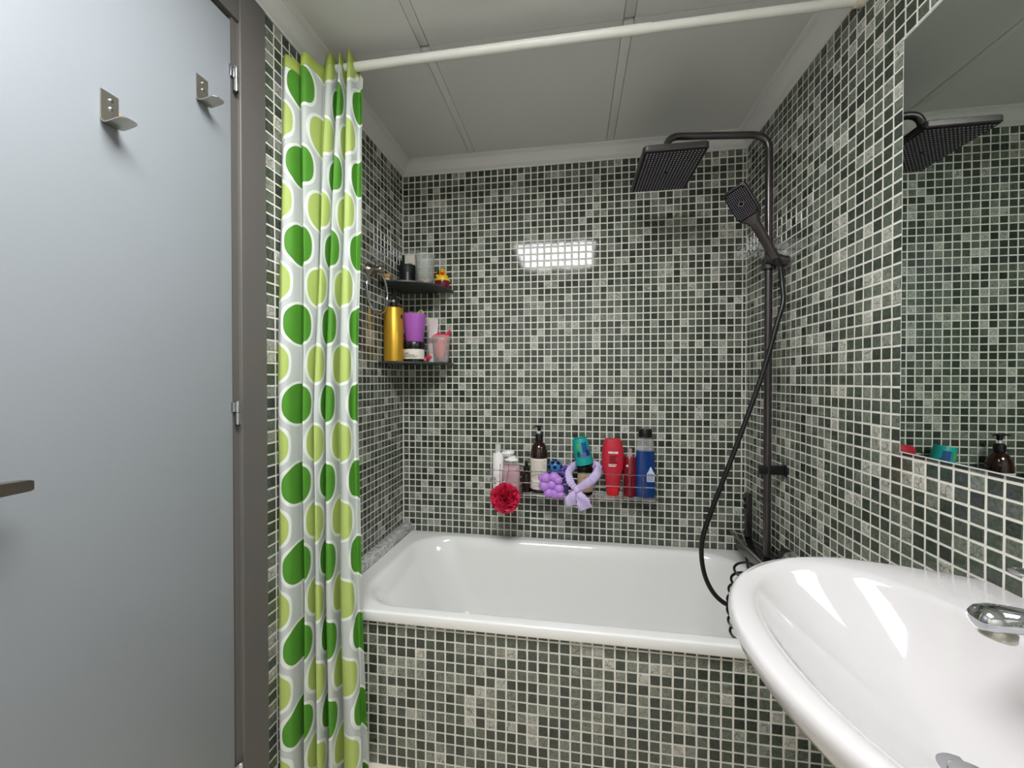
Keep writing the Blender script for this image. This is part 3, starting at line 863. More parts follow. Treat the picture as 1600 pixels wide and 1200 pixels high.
# hose
he = hs_bot + a_ * 0.024
hose_pts = [he, (1.449, -0.362, 1.46), (1.446, -0.375, 1.40), (1.428, -0.375, 1.33), (1.395, -0.375, 1.20), (1.346, -0.375, 1.045), (1.290, -0.375, 0.88), (1.236, -0.375, 0.725), (1.209, -0.375, 0.635), (1.205, -0.375, 0.57), (1.218, -0.375, 0.50), (1.248, -0.375, 0.445), (1.290, -0.375, 0.415), (1.335, -0.375, 0.415), (1.372, -0.37, 0.445), (1.392, -0.36, 0.478), (1.400, -0.36, 0.503)]
hz = thing('shower_hose', 'smooth black hose looping from the hand shower down into the bath', 'hose', (0, 0, 0))
MB().tube(spline(hose_pts, 10), 0.0075, 14).build('tube', M_BLACKP, hz)

# coiled hose of the spray wand
cl = thing('coiled_hose', 'thin coiled black hose hanging beside the washbasin rim', 'hose', (0, 0, 0))
cp = [(1.425, -0.16, 0.505), (1.415, -0.20, 0.478), (1.395, -0.27, 0.462), (1.370, -0.36, 0.490), (1.350, -0.43, 0.560), (1.335, -0.455, 0.585)]
nc = 7
for i in range(nc * 14 + 1):
    t = i / (nc * 14); th_ = 2 * PI * nc * t + 1.2
    ax_ = Vector((1.309, -0.455, 0.578)).lerp(Vector((1.295, -0.470, 0.360)), t) + Vector((-0.018 * math.sin(PI * t), 0, 0))
    cp.append(tuple(ax_ + Vector((0.030 * math.cos(th_), 0.020 * math.sin(th_), 0.008 * math.sin(th_)))))
MB().tube(spline(cp, 2), 0.0038, 8).build('coil', M_BLACKP, cl)

# ------------------------------------------------------------------ towel ring
tr_ = thing('towel_ring', 'chrome towel ring on the left wall beside the corner shelves', 'towel ring', (0, -0.325, 1.578))
MB().lathe([(0.026, 0.0015), (0.026, 0.006), (0.019, 0.014), (0.0135, 0.030), (0.0125, 0.046), (0.015, 0.056), (0.013, 0.060)], 24).xf(Matrix.Rotation(PI / 2, 4, 'Y')).build('mount', M_NICKEL, tr_)
RR = 0.083
MB().tube([(0.040, RR * math.sin(2 * PI * i / 48), -0.096 + 0.012 + RR * math.cos(2 * PI * i / 48)) for i in range(48)], 0.0050, 12, closed=True).build('ring', M_CHROME, tr_)
hb = thing('hair_elastic', 'thin black elastic loop hung over the towel ring mount', 'hair elastic', (0.022, -0.325, 1.575))
pts = [(0.0, 0.021 * math.sin(t), 0.022 + 0.029 * math.cos(t)) for t in [2 * PI * i / 32 for i in range(32)]]
MB().tube(pts, 0.0016, 6, closed=True).build('loop', M_BLACKP, hb)

# ------------------------------------------------------------------ corner shelves
def corner_shelf(z, label):
    t = thing('corner_shelf', label, 'shelf', (0.0, 0.0, z), group='corner shelves above the bath')
    R = 0.250; n = 24; ring = [(0.002, -0.002)]
    for i in range(n + 1):
        a = PI / 2 * i / n; ct, st = math.cos(a), math.sin(a); e = 2.35
        k = (abs(ct) ** e + abs(st) ** e) ** (-1 / e)
        ring.append((0.002 + (R - 0.004) * ct * k, -0.002 - (R - 0.004) * st * k))
    MB().loft([[(x, y, -0.006) for x, y in ring], [(x, y, 0.0) for x, y in ring]]).build('glass_plate', M_SMOKE, t, smooth=False)
    for c in ((0.17, -0.010), (0.010, -0.17)):
        MB().box((c[0] - 0.008, c[1] - 0.008, -0.016), (c[0] + 0.008, c[1] + 0.008, -0.0062), 0.002).build('clip', M_CHROME, t)
    return t
ZU, ZL = 1.558, 1.2275
corner_shelf(ZU, 'smoked glass corner shelf holding the rubber duck')
corner_shelf(ZL, 'smoked glass corner shelf holding the gold bottle')

# ---- helpers for containers
def curved_patch(r, a0, a1, z0, z1, off=0.0004, n=10, ry=1.0, ex=2.0):
    """thin label wrapped on a cylinder, angles from +X; camera side is about -90 degrees"""
    ring0, ring1 = [], []
    for k in range(n + 1):
        t = a0 + (a1 - a0) * k / n
        ct, st = math.cos(t), math.sin(t)
        kk = (abs(ct) ** ex + abs(st) ** ex) ** (-1 / ex)
        ring0.append(((r + off) * ct * kk, (r * ry + off) * st * kk)); ring1.append(((r - 0.0006) * ct * kk, (r * ry - 0.0006) * st * kk))
    m = MB()
    outl = ring0 + ring1[::-1]
    m.loft([[(x, y, z0) for x, y in outl], [(x, y, z1) for x, y in outl]])
    return m
def text_marks(r, a0, a1, z0, z1, lines, off=0.0008, ry=1.0, seed=1, hgt=0.55, ex=2.0):
    """rows of small printed word shapes on a curved face"""
    rr = random.Random(seed); m = MB(); lh = (z1 - z0) / lines
    for i in range(lines):
        zc = z1 - (i + 0.5) * lh; t = a0; end = a1 - rr.uniform(0, 0.3) * (a1 - a0)
        while t < end:
            ww = rr.uniform(0.06, 0.2) * (a1 - a0); t2 = min(t + ww, end)
            q = curved_patch(r, t, t2, zc - lh * hgt / 2, zc + lh * hgt / 2, off, 3, ry, ex)
            m.add(q.v, q.f); t = t2 + 0.03 * (a1 - a0)
    return m
D = math.radians

# ---- upper shelf things
t = thing('cosmetic_jar', 'squat matt black jar on the upper corner shelf', 'jar', (0.068, -0.105, ZU))
MB().lathe([(0.032, 0.0), (0.0345, 0.002), (0.0345, 0.060)], 28).build('body', M_BLACKP, t)
MB().lathe([(0.0352, 0.0605), (0.0355, 0.0615), (0.0355, 0.092), (0.034, 0.0945), (0.001, 0.0948)], 28).build('lid', mat('matt_black', (22, 27, 26), 0.5), t)
t = thing('boxed_bottle', 'cream and dark green carton behind the black jar', 'box', (0.0485, -0.036, ZU), (0, 0, 0))
MB().box((-0.015, -0.018, 0.0), (0.031, 0.018, 0.158), 0.001).build('carton', mat('cream_card', (222, 212, 200), 0.55), t)
MB().box((-0.028, -0.018, 0.0), (-0.0154, 0.018, 0.160), 0.001).build('side_panel', mat('dark_green_card', (20, 46, 32), 0.45), t)
q = MB()
for k in range(5): q.box((0.000 + k * 0.0045, -0.0188, 0.110 + (k % 2) * 0.003), (0.0025 + k * 0.0045, -0.0181, 0.120 + (k % 3) * 0.002))
q.build('printed_mark', M_PRINT, t, smooth=False)
t = thing('tumbler', 'frosted translucent tumbler with coloured bits inside on the upper shelf', 'cup', (0.147, -0.100, ZU))
M_FROST = film('frosted_plastic', (206, 210, 204), 0.30, 0.4)
MB().lathe([(0.001, 0.0), (0.030, 0.0), (0.0315, 0.002), (0.0435, 0.138), (0.0418, 0.138), (0.030, 0.004), (0.001, 0.0035)], 28, cap1=True).build('cup', M_FROST, t)
for k, (c, px, py, pz) in enumerate((((226, 90, 82), -0.010, -0.008, 0.024), ((214, 224, 130), 0.006, -0.012, 0.012), ((150, 196, 130), -0.004, 0.004, 0.044), ((232, 132, 92), 0.006, 0.004, 0.028), ((150, 140, 196), 0.018, -0.008, 0.016), ((206, 214, 120), -0.016, -0.004, 0.012))):
    o = MB().sphere((px, py, pz + 0.004), 0.0125, 12, 8, (1.0, 0.9, 0.75)).build('coloured_bead', mat('bead_%d' % k, c, 0.4), t)
t = thing('rubber_duck', 'yellow rubber duck on a dark red cup at the shelf end', 'duck', (0.213, -0.062, ZU), (0, 0, 0.12))
MB().lathe([(0.026, 0.0), (0.031, 0.004), (0.0325, 0.022), (0.032, 0.029)], 28).build('base_cup', mat('dark_red_gloss', (128, 30, 52), 0.12, trans=0.25), t)
MB().lathe([(0.0325, 0.0295), (0.0345, 0.031), (0.0345, 0.038), (0.0325, 0.040), (0.001, 0.0405)], 28).build('collar', mat('lemon_plastic', (232, 214, 52), 0.3), t)
M_DUCK = mat('duck_yellow', (244, 186, 30), 0.32)
bd = MB().sphere((0, 0.002, 0.046), 0.026, 18, 12, (1.05, 0.95, 0.62))
bd.sphere((0.002, -0.006, 0.068), 0.0155, 18, 12, (1, 0.95, 1.05))
bd.sphere((-0.022, 0.004, 0.056), 0.008, 10, 8, (1.3, 1, 0.9))
bd.build('body', M_DUCK, t)
bk_ = MB().sphere((0.004, -0.022, 0.0635), 0.0088, 14, 8, (1.1, 0.85, 0.45)); bk_.sphere((0.004, -0.020, 0.0585), 0.0075, 14, 8, (0.9, 0.8, 0.45))
bk_.build('beak', mat('beak_orange', (232, 66, 26), 0.35), t)
for s in (-1, 1): MB().sphere((0.003 + s * 0.0065, -0.0195, 0.0725), 0.0021, 10, 6, (1, 0.6, 1.25)).build('eye', M_BLACKP, t)
t = thing('brown_pot', 'brownish translucent pot standing behind the rubber duck', 'pot', (0.192, -0.026, ZU))
MB().lathe([(0.018, 0.0), (0.0185, 0.003), (0.0185, 0.070), (0.016, 0.082), (0.008, 0.088), (0.001, 0.089)], 22).build('shell', mat('amber_plastic', (120, 58, 42), 0.25, trans=0.3), t)
t = thing('bath_toy', 'small grey round bath toy with a red mouth beside the black jar', 'toy', (0.030, -0.165, ZU))
MB().sphere((0, 0, 0.016), 0.020, 16, 10, (1.0, 1.0, 0.8)).build('body', mat('grey_rubber', (112, 106, 108), 0.45), t)
MB().sphere((0.004, -0.0165, 0.009), 0.0085, 12, 8, (1, 0.5, 0.55)).build('mouth', mat('toy_red', (150, 28, 34), 0.4), t)
t = thing('wooden_brush', 'tan wooden nail brush at the wall end of the upper shelf', 'brush', (0.028, -0.215, ZU), (0, 0, 0.15))
MB().box((-0.017, -0.022, 0.012), (0.017, 0.022, 0.030), 0.006).build('wooden_back', mat('tan_wood', (178, 132, 84), 0.5, var=0.2, vscale=90), t)
MB().box((-0.013, -0.018, 0.0), (0.013, 0.018, 0.0122)).build('bristles', mat('bristle', (206, 190, 160), 0.8), t, smooth=False)

# ---- lower shelf things
t = thing('pump_bottle', 'tall gold cylinder bottle with a black pump on the lower corner shelf', 'bottle', (0.0455, -0.196, ZL))
M_GOLD = mat('satin_gold', (206, 160, 50), 0.36, metal=0.55, var=0.03)
MB().lathe([(0.038, 0.0), (0.0405, 0.002), (0.0405, 0.220), (0.039, 0.2235), (0.036, 0.2245), (0.001, 0.225)], 36).build('body', M_GOLD, t)
cpp = MB().lathe([(0.016, 0.2252), (0.016, 0.245), (0.013, 0.248), (0.005, 0.249), (0.005, 0.270), (0.011, 0.271), (0.012, 0.280), (0.009, 0.284), (0.001, 0.285)], 20)
cpp.tube([(0, 0, 0.278), (-0.012, -0.014, 0.279), (-0.02, -0.024, 0.272)], 0.0042, 10)
cpp.build('pump', M_BLACKP, t)
MB().lathe([(0.0055, 0.2495), (0.0055, 0.258)], 14).build('pump_collar', M_CREAM, t)
curved_patch(0.0405, D(-22), D(-2), 0.178, 0.194).build('printed_mark', M_PRINTD, t)
t = thing('cream_jar', 'dark green cream jar with a white label under the purple cup', 'jar', (0.112, -0.140, ZL))
MB().lathe([(0.043, 0.0), (0.0455, 0.003), (0.046, 0.012), (0.0455, 0.058)], 36).build('glass', mat('dark_green_glass', (14, 34, 24), 0.08, coat=0.4), t)
MB().lathe([(0.0462, 0.0585), (0.0465, 0.060), (0.0465, 0.083), (0.045, 0.0855), (0.001, 0.086)], 36).build('lid', M_BLACKP, t)
lb = curved_patch(0.0462, D(-146), D(-4), 0.013, 0.054).build('paper_label', M_LABELW, t)
text_marks(0.0462, D(-124), D(-94), 0.034, 0.039, 1, 0.0008, seed=3, hgt=0.8).build('printed_lines', M_PRINT, lb)
text_marks(0.0462, D(-124), D(-50), 0.018, 0.032, 3, 0.0008, seed=5, hgt=0.5).build('printed_lines', M_PRINT, lb)
t = thing('purple_cup', 'plain purple plastic cup standing on the cream jar', 'cup', (0.114, -0.140, ZL + 0.0862))
MB().lathe([(0.001, 0.0), (0.036, 0.0), (0.0375, 0.002), (0.0495, 0.118), (0.0478, 0.118), (0.0365, 0.004), (0.001, 0.0035)], 36).build('cup', mat('purple_plastic', (176, 98, 190), 0.32, sss=0.1), t)
cup_in = ZL + 0.0862 + 0.0045
t = thing('hair_clip', 'small yellow green striped clip standing in the purple cup', 'clip', (0.139, -0.130, cup_in))
lp2 = MB().tube([(0.012 * math.sin(a), 0, 0.112 + 0.022 * math.cos(a)) for a in [2 * PI * i / 24 for i in range(24)]], 0.0022, 8, closed=True)
lp2.tube([(0, 0, 0.001), (0, 0, 0.09)], 0.0026, 8)
for k in range(5):
    z = 0.098 + k * 0.007; hw = math.sqrt(max(0, 0.012 ** 2 * (1 - ((z - 0.112) / 0.022) ** 2)))
    lp2.tube([(-hw, 0, z - 0.003), (hw, 0, z + 0.003)], 0.0013, 6)
lp2.build('loop', mat('lime_plastic', (206, 208, 96), 0.35), t)
t = thing('makeup_stick', 'slim wooden stick with a dark red end in the purple cup', 'stick', (0.092, -0.132, cup_in), (0, 0.0, 0))
MB().lathe([(0.003, 0.0), (0.003, 0.106)], 10).build('shaft', mat('dark_red_stick', (96, 26, 24), 0.4), t)
MB().lathe([(0.0035, 0.1062), (0.0035, 0.127), (0.002, 0.129)], 10).build('tip', mat('pale_wood', (206, 166, 130), 0.5), t)
t = thing('cream_tube', 'white tube standing cap down between purple cup and clear cup', 'tube', (0.157, -0.042, ZL), (0, 0.03, 0))
MB().lathe([(0.015, 0.0), (0.016, 0.002), (0.0165, 0.040), (0.015, 0.042)], 24).build('cap', M_WHITEP, t)
tb = []
for z, rx_, ry_ in ((0.0425, 0.0165, 0.0165), (0.05, 0.019, 0.019), (0.09, 0.0215, 0.015), (0.15, 0.0235, 0.005), (0.19, 0.0240, 0.0012), (0.200, 0.0240, 0.0010)):
    tb.append([(rx_ * math.cos(2 * PI * j / 24), ry_ * math.sin(2 * PI * j / 24), z) for j in range(24)])
MB().loft(tb).build('body', mat('pearl_plastic', (222, 208, 206), 0.3), t)
MB().lathe([(0.0196, 0.088), (0.0196, 0.112)], 24, (0, 0), 1.12, 0.80, cap0=False, cap1=False).build('printed_band', mat('band_mauve', (170, 150, 148), 0.4), t)
t = thing('clear_cup', 'frosted clear cup holding pink sponges at the end of the lower shelf', 'cup', (0.2125, -0.078, ZL))
M_CLEARF = film('frosted_clear', (222, 206, 203), 0.26, 0.3)
MB().lathe([(0.001, 0.0), (0.030, 0.0), (0.0315, 0.002), (0.0415, 0.118), (0.0402, 0.118), (0.0303, 0.004), (0.001, 0.0035)], 28).build('cup', M_CLEARF, t)
t2 = thing('pink_sponge', 'bright pink folded sponge sticking out of the frosted clear cup', 'sponge', (0.2125, -0.078, ZL + 0.0045))
m = MB()
m.sphere((-0.004, 0.0, 0.055), 0.026, 14, 10, (0.85, 0.8, 1.7))
m.build('pad', mat('coral_foam', (226, 92, 92), 0.7), t2)
m = MB()
for k in range(6):
    b = Vector((0.0, -0.004 + 0.003 * k, 0.07)); e = Vector((0.030 + 0.004 * (k % 3), -0.006 + 0.004 * k, 0.132 + 0.004 * (k % 3)))
    m.tube([b, (b + e) / 2 + Vector((0.004, 0, -0.006)), e], 0.006, 8, rfun=lambda s: 0.0065 * (1 - 0.7 * s), flat=0.5)
for k in range(7):
    m.sphere((-0.022 + 0.006 * k, -0.010 + 0.006 * (k % 3), 0.113 + 0.004 * (k % 2)), 0.010, 10, 6, (1, 0.8, 0.8))
m.build('ribbons', mat('hot_pink', (228, 40, 82), 0.4), t2)
t = thing('scrunchie', 'tiny orange red and purple hair tie at the front of the lower shelf', 'scrunchie', (0.176, -0.145, ZL))
for k, c in enumerate(((222, 60, 30), (222, 40, 60), (150, 30, 120), (226, 120, 40), (130, 28, 96))):
    a = 2 * PI * k / 5
    MB().sphere((0.010 * math.cos(a), 0.006 * math.sin(a) - 0.002, 0.0165 + 0.008 * math.sin(a + 0.6)), 0.0085, 10, 8, (1, 0.9, 0.95)).build('lobe', mat('scrunchie_%d' % k, c, 0.45), t)

# ------------------------------------------------------------------ wire basket on the back wall
WBZ = 0.672
bs = thing('wire_basket', 'long chrome wire basket fixed to the back wall above the bath', 'basket', (0, 0, 0))
X0, X1, Y0, Y1 = 0.436, 1.122, -0.112, -0.004
WR = 0.0019
def rail(z, n):
    p = fillet([(X0, Y1, z), (X0, Y0, z), (X1, Y0, z), (X1, Y1, z)], 0.018, 6)
    MB().tube(p, WR, 8).build(n, M_CHROME, bs)
    MB().tube([(X0, Y1, z), (X1, Y1, z)], WR, 8).build('back_rail', M_CHROME, bs)
rail(0.770, 'top_rail'); rail(0.722, 'middle_rail'); rail(WBZ - 0.0022, 'bottom_rail')
for x in (0.492, 0.688, 0.758, 0.873, 0.985, 1.062):
    MB().tube([(x, Y0 - 0.0028, 0.772), (x, Y0 - 0.0028, WBZ - 0.012)], WR * 0.9, 8).build('upright', M_CHROME, bs)
for k in range(7):
    y = Y0 + 0.015 + k * 0.0135
    MB().tube([(X0 + 0.002, y, WBZ - 0.0022), (X1 - 0.002, y, WBZ - 0.0022)], 0.0013, 6).build('floor_wire', M_CHROME, bs)
for x in (0.47, 1.09):
    MB().box((x - 0.012, -0.0038, 0.735), (x + 0.012, -0.0018, 0.785), 0.0008).build('wall_plate', M_CHROME, bs)
ZI = WBZ

t = thing('spray_bottle', 'slim white bottle with a clear cap at the left end of the basket', 'bottle', (0.4635, -0.058, ZI))
MB().lathe([(0.022, 0.0), (0.0235, 0.002), (0.0235, 0.158), (0.0215, 0.161), (0.011, 0.162), (0.011, 0.170)], 28).build('body', M_WHITEP, t)
MB().lathe([(0.0125, 0.1702), (0.0125, 0.180), (0.0120, 0.202), (0.001, 0.203)], 20).build('cap', film('clear_cap', (226, 228, 226), 0.6, 0.15), t)
text_marks(0.0235, D(-140), D(-95), 0.03, 0.06, 4, 0.0005, seed=9).build('printed_lines', M_PRINT, t)
t = thing('lotion_bottle', 'clear pink lotion bottle with a white pump head', 'bottle', (0.523, -0.056, ZI))
M_CLEAR = film('clear_plastic', (232, 226, 226), 0.22, 0.05)
MB().lathe([(0.035, 0.0), (0.038, 0.004), (0.038, 0.09), (0.036, 0.115), (0.030, 0.131), (0.016, 0.138)], 30, (0, 0), 1.0, 0.72).build('shell', M_CLEAR, t)
MB().lathe([(0.034, 0.004), (0.0362, 0.008), (0.0362, 0.09), (0.034, 0.106), (0.001, 0.107)], 30, (0, 0), 1.0, 0.68).build('lotion', mat('pink_lotion', (206, 158, 168), 0.4), t)
MB().lathe([(0.032, 0.1315), (0.030, 0.138), (0.018, 0.142), (0.018, 0.150)], 26, (0, 0), 1.0, 0.75).build('shoulder_ring', M_WHITEP, t)
q = MB().lathe([(0.018, 0.1505), (0.024, 0.156), (0.028, 0.164), (0.024, 0.172), (0.010, 0.1755), (0.001, 0.176)], 24, (0, 0), 1.05, 0.85)
q.xf(Matrix.Rotation(-0.10, 4, 'Y')).build('pump_head', M_WHITEP, t)
t = thing('dropper_bottle', 'small dark brown dropper bottle left of the amber pump bottle', 'bottle', (0.5875, -0.060, ZI))
MB().lathe([(0.019, 0.0), (0.021, 0.002), (0.021, 0.070), (0.017, 0.080), (0.010, 0.084), (0.010, 0.089)], 24).build('glass', mat('brown_glass', (40, 24, 20), 0.08), t)
MB().lathe([(0.013, 0.0892), (0.013, 0.105), (0.008, 0.107), (0.0078, 0.125), (0.005, 0.132), (0.001, 0.133)], 18).build('dropper_cap', M_BLACKP, t)
t = thing('amber_pump_bottle', 'large amber glass pump bottle with a cream label in the basket', 'bottle', (0.6425, -0.058, ZI))
MB().lathe([(0.034, 0.0), (0.037, 0.004), (0.0375, 0.010), (0.0375, 0.155), (0.0365, 0.172), (0.032, 0.192), (0.024, 0.208), (0.015, 0.216), (0.0135, 0.219)], 36).build('glass', mat('amber_glass', (40, 15, 8), 0.05, coat=0.5), t)
MB().lathe([(0.0165, 0.2192), (0.0165, 0.243), (0.0155, 0.246), (0.0125, 0.2462), (0.0125, 0.250)], 24).build('pump_collar', M_BLACKP, t)
MB().lathe([(0.005, 0.2502), (0.005, 0.262)], 14).build('pump_stem', M_WHITEP, t)
q = MB().lathe([(0.008, 0.2622), (0.0085, 0.276), (0.011, 0.278), (0.011, 0.284), (0.001, 0.286)], 18)
q.tube([(0, 0, 0.281), (-0.012, -0.010, 0.2825), (-0.022, -0.018, 0.279)], 0.0036, 10, rfun=lambda s: 0.0045 * (1 - 0.45 * s))
q.tube([(0, 0, 0.281), (0.010, 0.008, 0.279), (0.014, 0.010, 0.276)], 0.0032, 8)
q.build('pump_head', M_BLACKP, t)
lb = curved_patch(0.0376, D(-172), D(-26), 0.018, 0.148).build('paper_label', M_LABELW, t)
text_marks(0.0376, D(-128), D(-40), 0.060, 0.140, 11, 0.0008, seed=21, hgt=0.42).build('printed_lines', mat('print_tan', (178, 166, 150), 0.6), lb)
text_marks(0.0376, D(-168), D(-134), 0.030, 0.140, 14, 0.0008, seed=22, hgt=0.42).build('printed_lines', mat('print_tan_side', (186, 174, 156), 0.6), lb)
text_marks(0.0376, D(-62), D(-40), 0.026, 0.042, 3, 0.0008, seed=23, hgt=0.7).build('printed_marks', M_PRINTD, lb)

t = thing('spotted_ball', 'blue ball with black spots behind the lilac bath puff', 'ball', (0.712, -0.050, ZI + 0.109))
MB().sphere((0, 0, 0), 0.030, 22, 14).build('ball', mat('blue_rubber', (60, 120, 186), 0.4), t)
for k, (a, e) in enumerate(((-118, 42), (-58, 40), (-92, 6), (-30, 4), (-150, 2), (-90, 74))):
    d = Vector((math.cos(D(a)) * math.cos(D(e)), math.sin(D(a)) * math.cos(D(e)), math.sin(D(e))))
    MB().lathe([(0.0082, -0.001), (0.0082, 0.0006), (0.0001, 0.0022)], 14).xf(Matrix.Translation(d * 0.0290) @ d.to_track_quat('Z', 'Y').to_matrix().to_4x4()).build('spot', M_BLACKP, t)
t = thing('toy_stand', 'clear stacking cup propping the blue spotted ball', 'cup', (0.712, -0.048, ZI))
MB().lathe([(0.001, 0.0), (0.024, 0.0), (0.025, 0.002), (0.027, 0.080), (0.0255, 0.080), (0.0235, 0.004), (0.001, 0.0035)], 20).build('cup', film('violet_clear', (150, 130, 190), 0.5, 0.2), t)
t = thing('flower_puff', 'violet flower shaped puff between the blue ball and the teal cup', 'bath puff', (0.757, -0.058, ZI))
M_VIO = mat('violet_mesh', (96, 70, 170), 0.45, trans=0.15)
MB().lathe([(0.010, 0.0), (0.012, 0.03), (0.008, 0.075)], 12).build('stem', M_VIO, t)
for k in range(7):
    a = 2 * PI * k / 7
    MB().sphere((0.015 * math.cos(a), -0.004 + 0.006 * math.sin(a), 0.092 + 0.015 * math.sin(a)), 0.0115, 12, 8, (1, 0.8, 1)).build('petal', M_VIO, t)
t = thing('bath_puff', 'lilac bunch of round lobes hanging on the front of the basket', 'bath puff', (0.700, -0.138, 0.715))
M_LIL = mat('lilac_satin', (184, 132, 214), 0.42, sss=0.1)
for k, (x, z, r) in enumerate(((-0.024, 0.036, 0.023), (0.010, 0.040, 0.022), (0.026, 0.030, 0.019), (-0.030, 0.004, 0.023), (0.000, 0.010, 0.022), (0.030, -0.004, 0.021), (-0.012, -0.024, 0.021), (0.014, -0.026, 0.023), (0.034, -0.028, 0.018), (-0.040, 0.036, 0.015))):
    o = MB().sphere((x, 0.004 * math.sin(k * 2.1), z), r, 14, 10, (1.0, 0.85, 0.95))
    o.build('lobe', M_LIL, t)

t = thing('serum_bottle', 'dark glass bottle with a kraft label under the teal cup', 'bottle', (0.836, -0.058, ZI))
MB().lathe([(0.029, 0.0), (0.0315, 0.002), (0.0315, 0.118), (0.027, 0.124), (0.020, 0.126)], 28).build('glass', mat('black_brown_glass', (24, 18, 16), 0.1), t)
curved_patch(0.0316, D(-165), D(-15), 0.014, 0.090).build('paper_label', mat('kraft_label', (196, 168, 132), 0.6), t)
t = thing('teal_cup', 'teal cup turned upside down and tilted on the dark bottle', 'cup', (0.834, -0.058, ZI + 0.1265), (0, -0.20, 0))
MB().lathe([(0.0375, 0.0), (0.038, 0.003), (0.0315, 0.108), (0.030, 0.111), (0.028, 0.1105), (0.0275, 0.107), (0.001, 0.107)], 32, cap0=False).build('cup', mat('teal_plastic', (20, 158, 150), 0.35), t)
MB().lathe([(0.0275, 0.107), (0.035, 0.004), (0.0365, 0.0)], 32, cap0=True, cap1=False).build('inner_wall', mat('teal_inner', (16, 120, 116), 0.4), t)
def cone_patch(a0, a1, z0, z1, off):
    ra, rb = 0.038 - (z0 - 0.003) * 0.0619 + off, 0.038 - (z1 - 0.003) * 0.0619 + off
    o0 = [(ra * math.cos(a0 + (a1 - a0) * k / 4), ra * math.sin(a0 + (a1 - a0) * k / 4), z0) for k in range(5)]
    o1 = [(rb * math.cos(a0 + (a1 - a0) * k / 4), rb * math.sin(a0 + (a1 - a0) * k / 4), z1) for k in range(5)]
    i0 = [(x * 0.97, y * 0.97, z) for x, y, z in o0]; i1 = [(x * 0.97, y * 0.97, z) for x, y, z in o1]
    return MB().loft([o0 + i0[::-1], o1 + i1[::-1]])
for k, (a0, a1, z0, z1, c) in enumerate(((-86, -46, 0.052, 0.094, (30, 78, 138)), (-66, -36, 0.036, 0.062, (44, 44, 104)), (-98, -68, 0.030, 0.050, (96, 92, 158)), (-122, -96, 0.066, 0.092, (88, 160, 96)), (-126, -104, 0.038, 0.058, (30, 70, 66)))):
    cone_patch(D(a0), D(a1), z0, z1, 0.0006 + 0.0002 * k).build('printed_patch', mat('cup_print_%d' % k, c, 0.4), t)

# lavender ribbed headband tied round the dark bottle
t = thing('hair_band', 'lavender ribbed headband knotted around the dark bottle and basket front', 'headband', (0.801, -0.142, 0.711))
M_LAV = mat('lavender_terry', (202, 184, 226), 0.75, bump=0.5, bscale=500)
def band(pts, r0, flat_, ribs, name, taper=0.0):
    pp = spline(pts, 30)
    MB().tube(pp, r0, 14, flat=flat_, rfun=lambda s: r0 * (0.62 + 0.38 * min(1, 5 * s)) * (1 + 0.11 * math.sin(2 * PI * ribs * s)), up=(0.25, -1, 0)).build(name, M_LAV, t, auto=80)
band([(0, 0, 0), (-0.024, -0.002, 0.028), (-0.032, 0.026, 0.060), (-0.014, 0.068, 0.078), (0.008, 0.108, 0.080), (0.035, 0.122, 0.078)], 0.0062, 2.5, 20, 'loop')
band([(0, 0, 0), (0.030, -0.006, 0.020), (0.062, -0.008, 0.046), (0.083, 0.008, 0.070), (0.088, 0.050, 0.078), (0.074, 0.098, 0.080), (0.035, 0.122, 0.078)], 0.0066, 2.9, 30, 'loop')
MB().sphere((0, -0.004, -0.001), 0.0135, 16, 10, (1.05, 0.75, 1.0)).build('knot', M_LAV, t)
def tail(pts, name, w0, w1):
    pp = spline(pts, 8); n = len(pp); rings = []
    for i, q in enumerate(pp):
        s = i / (n - 1); d = (pp[min(n - 1, i + 1)] - pp[max(0, i - 1)]).normalized()
        sd_ = d.cross(Vector((0, -1, 0))).normalized()
        ww = (w0 + (w1 - w0) * min(1, s * 1.6)) * (1 + 0.05 * math.sin(22 * s))
        th2 = 0.0035 + 0.003 * math.sin(PI * s)
        ring = []
        for j in range(16):
            a = 2 * PI * j / 16
            ring.append(tuple(q + sd_ * ww * math.cos(a) + Vector((0, -1, 0)) * (th2 * math.sin(a) + 0.0035 * math.sin(3.2 * math.cos(a) + 6 * s))))
        rings.append(ring)
    MB().loft(rings).build(name, M_LAV, t, auto=80)
tail([(-0.002, 0, -0.004), (-0.014, -0.006, -0.022), (-0.024, -0.004, -0.042), (-0.022, 0.0, -0.066)], 'tail', 0.008, 0.022)
tail([(0.004, 0, -0.006), (0.014, -0.006, -0.026), (0.026, -0.005, -0.050), (0.036, 0.0, -0.078)], 'tail', 0.009, 0.027)

t = thing('shampoo_bottle', 'bright red shampoo bottle standing on its cap in the basket', 'bottle', (0.950, -0.058, ZI))
M_RED = mat('red_plastic', (188, 38, 56), 0.3, sss=0.05)
MB().lathe([(0.022, 0.0), (0.0245, 0.003), (0.027, 0.022), (0.0285, 0.034)], 32, (0, 0), 1.0, 0.78, 2.3).build('cap', mat('red_cap', (214, 34, 46), 0.25), t)
MB().lathe([(0.0285, 0.0345), (0.031, 0.060), (0.0345, 0.085), (0.041, 0.105), (0.0445, 0.135), (0.0450, 0.165), (0.0425, 0.195), (0.036, 0.224), (0.032, 0.2335), (0.026, 0.236), (0.001, 0.2365)], 36, (0, 0), 1.0, 0.55, 2.3).build('body', M_RED, t)
text_marks(0.0448, D(-114), D(-66), 0.176, 0.186, 1, 0.0012, 0.58, seed=31, hgt=0.85, ex=2.3).build('printed_title', M_PRINTW, t)
text_marks(0.0452, D(-110), D(-70), 0.138, 0.170, 5, 0.0012, 0.58, seed=32, hgt=0.5, ex=2.3).build('printed_lines', M_PRINTR, t)
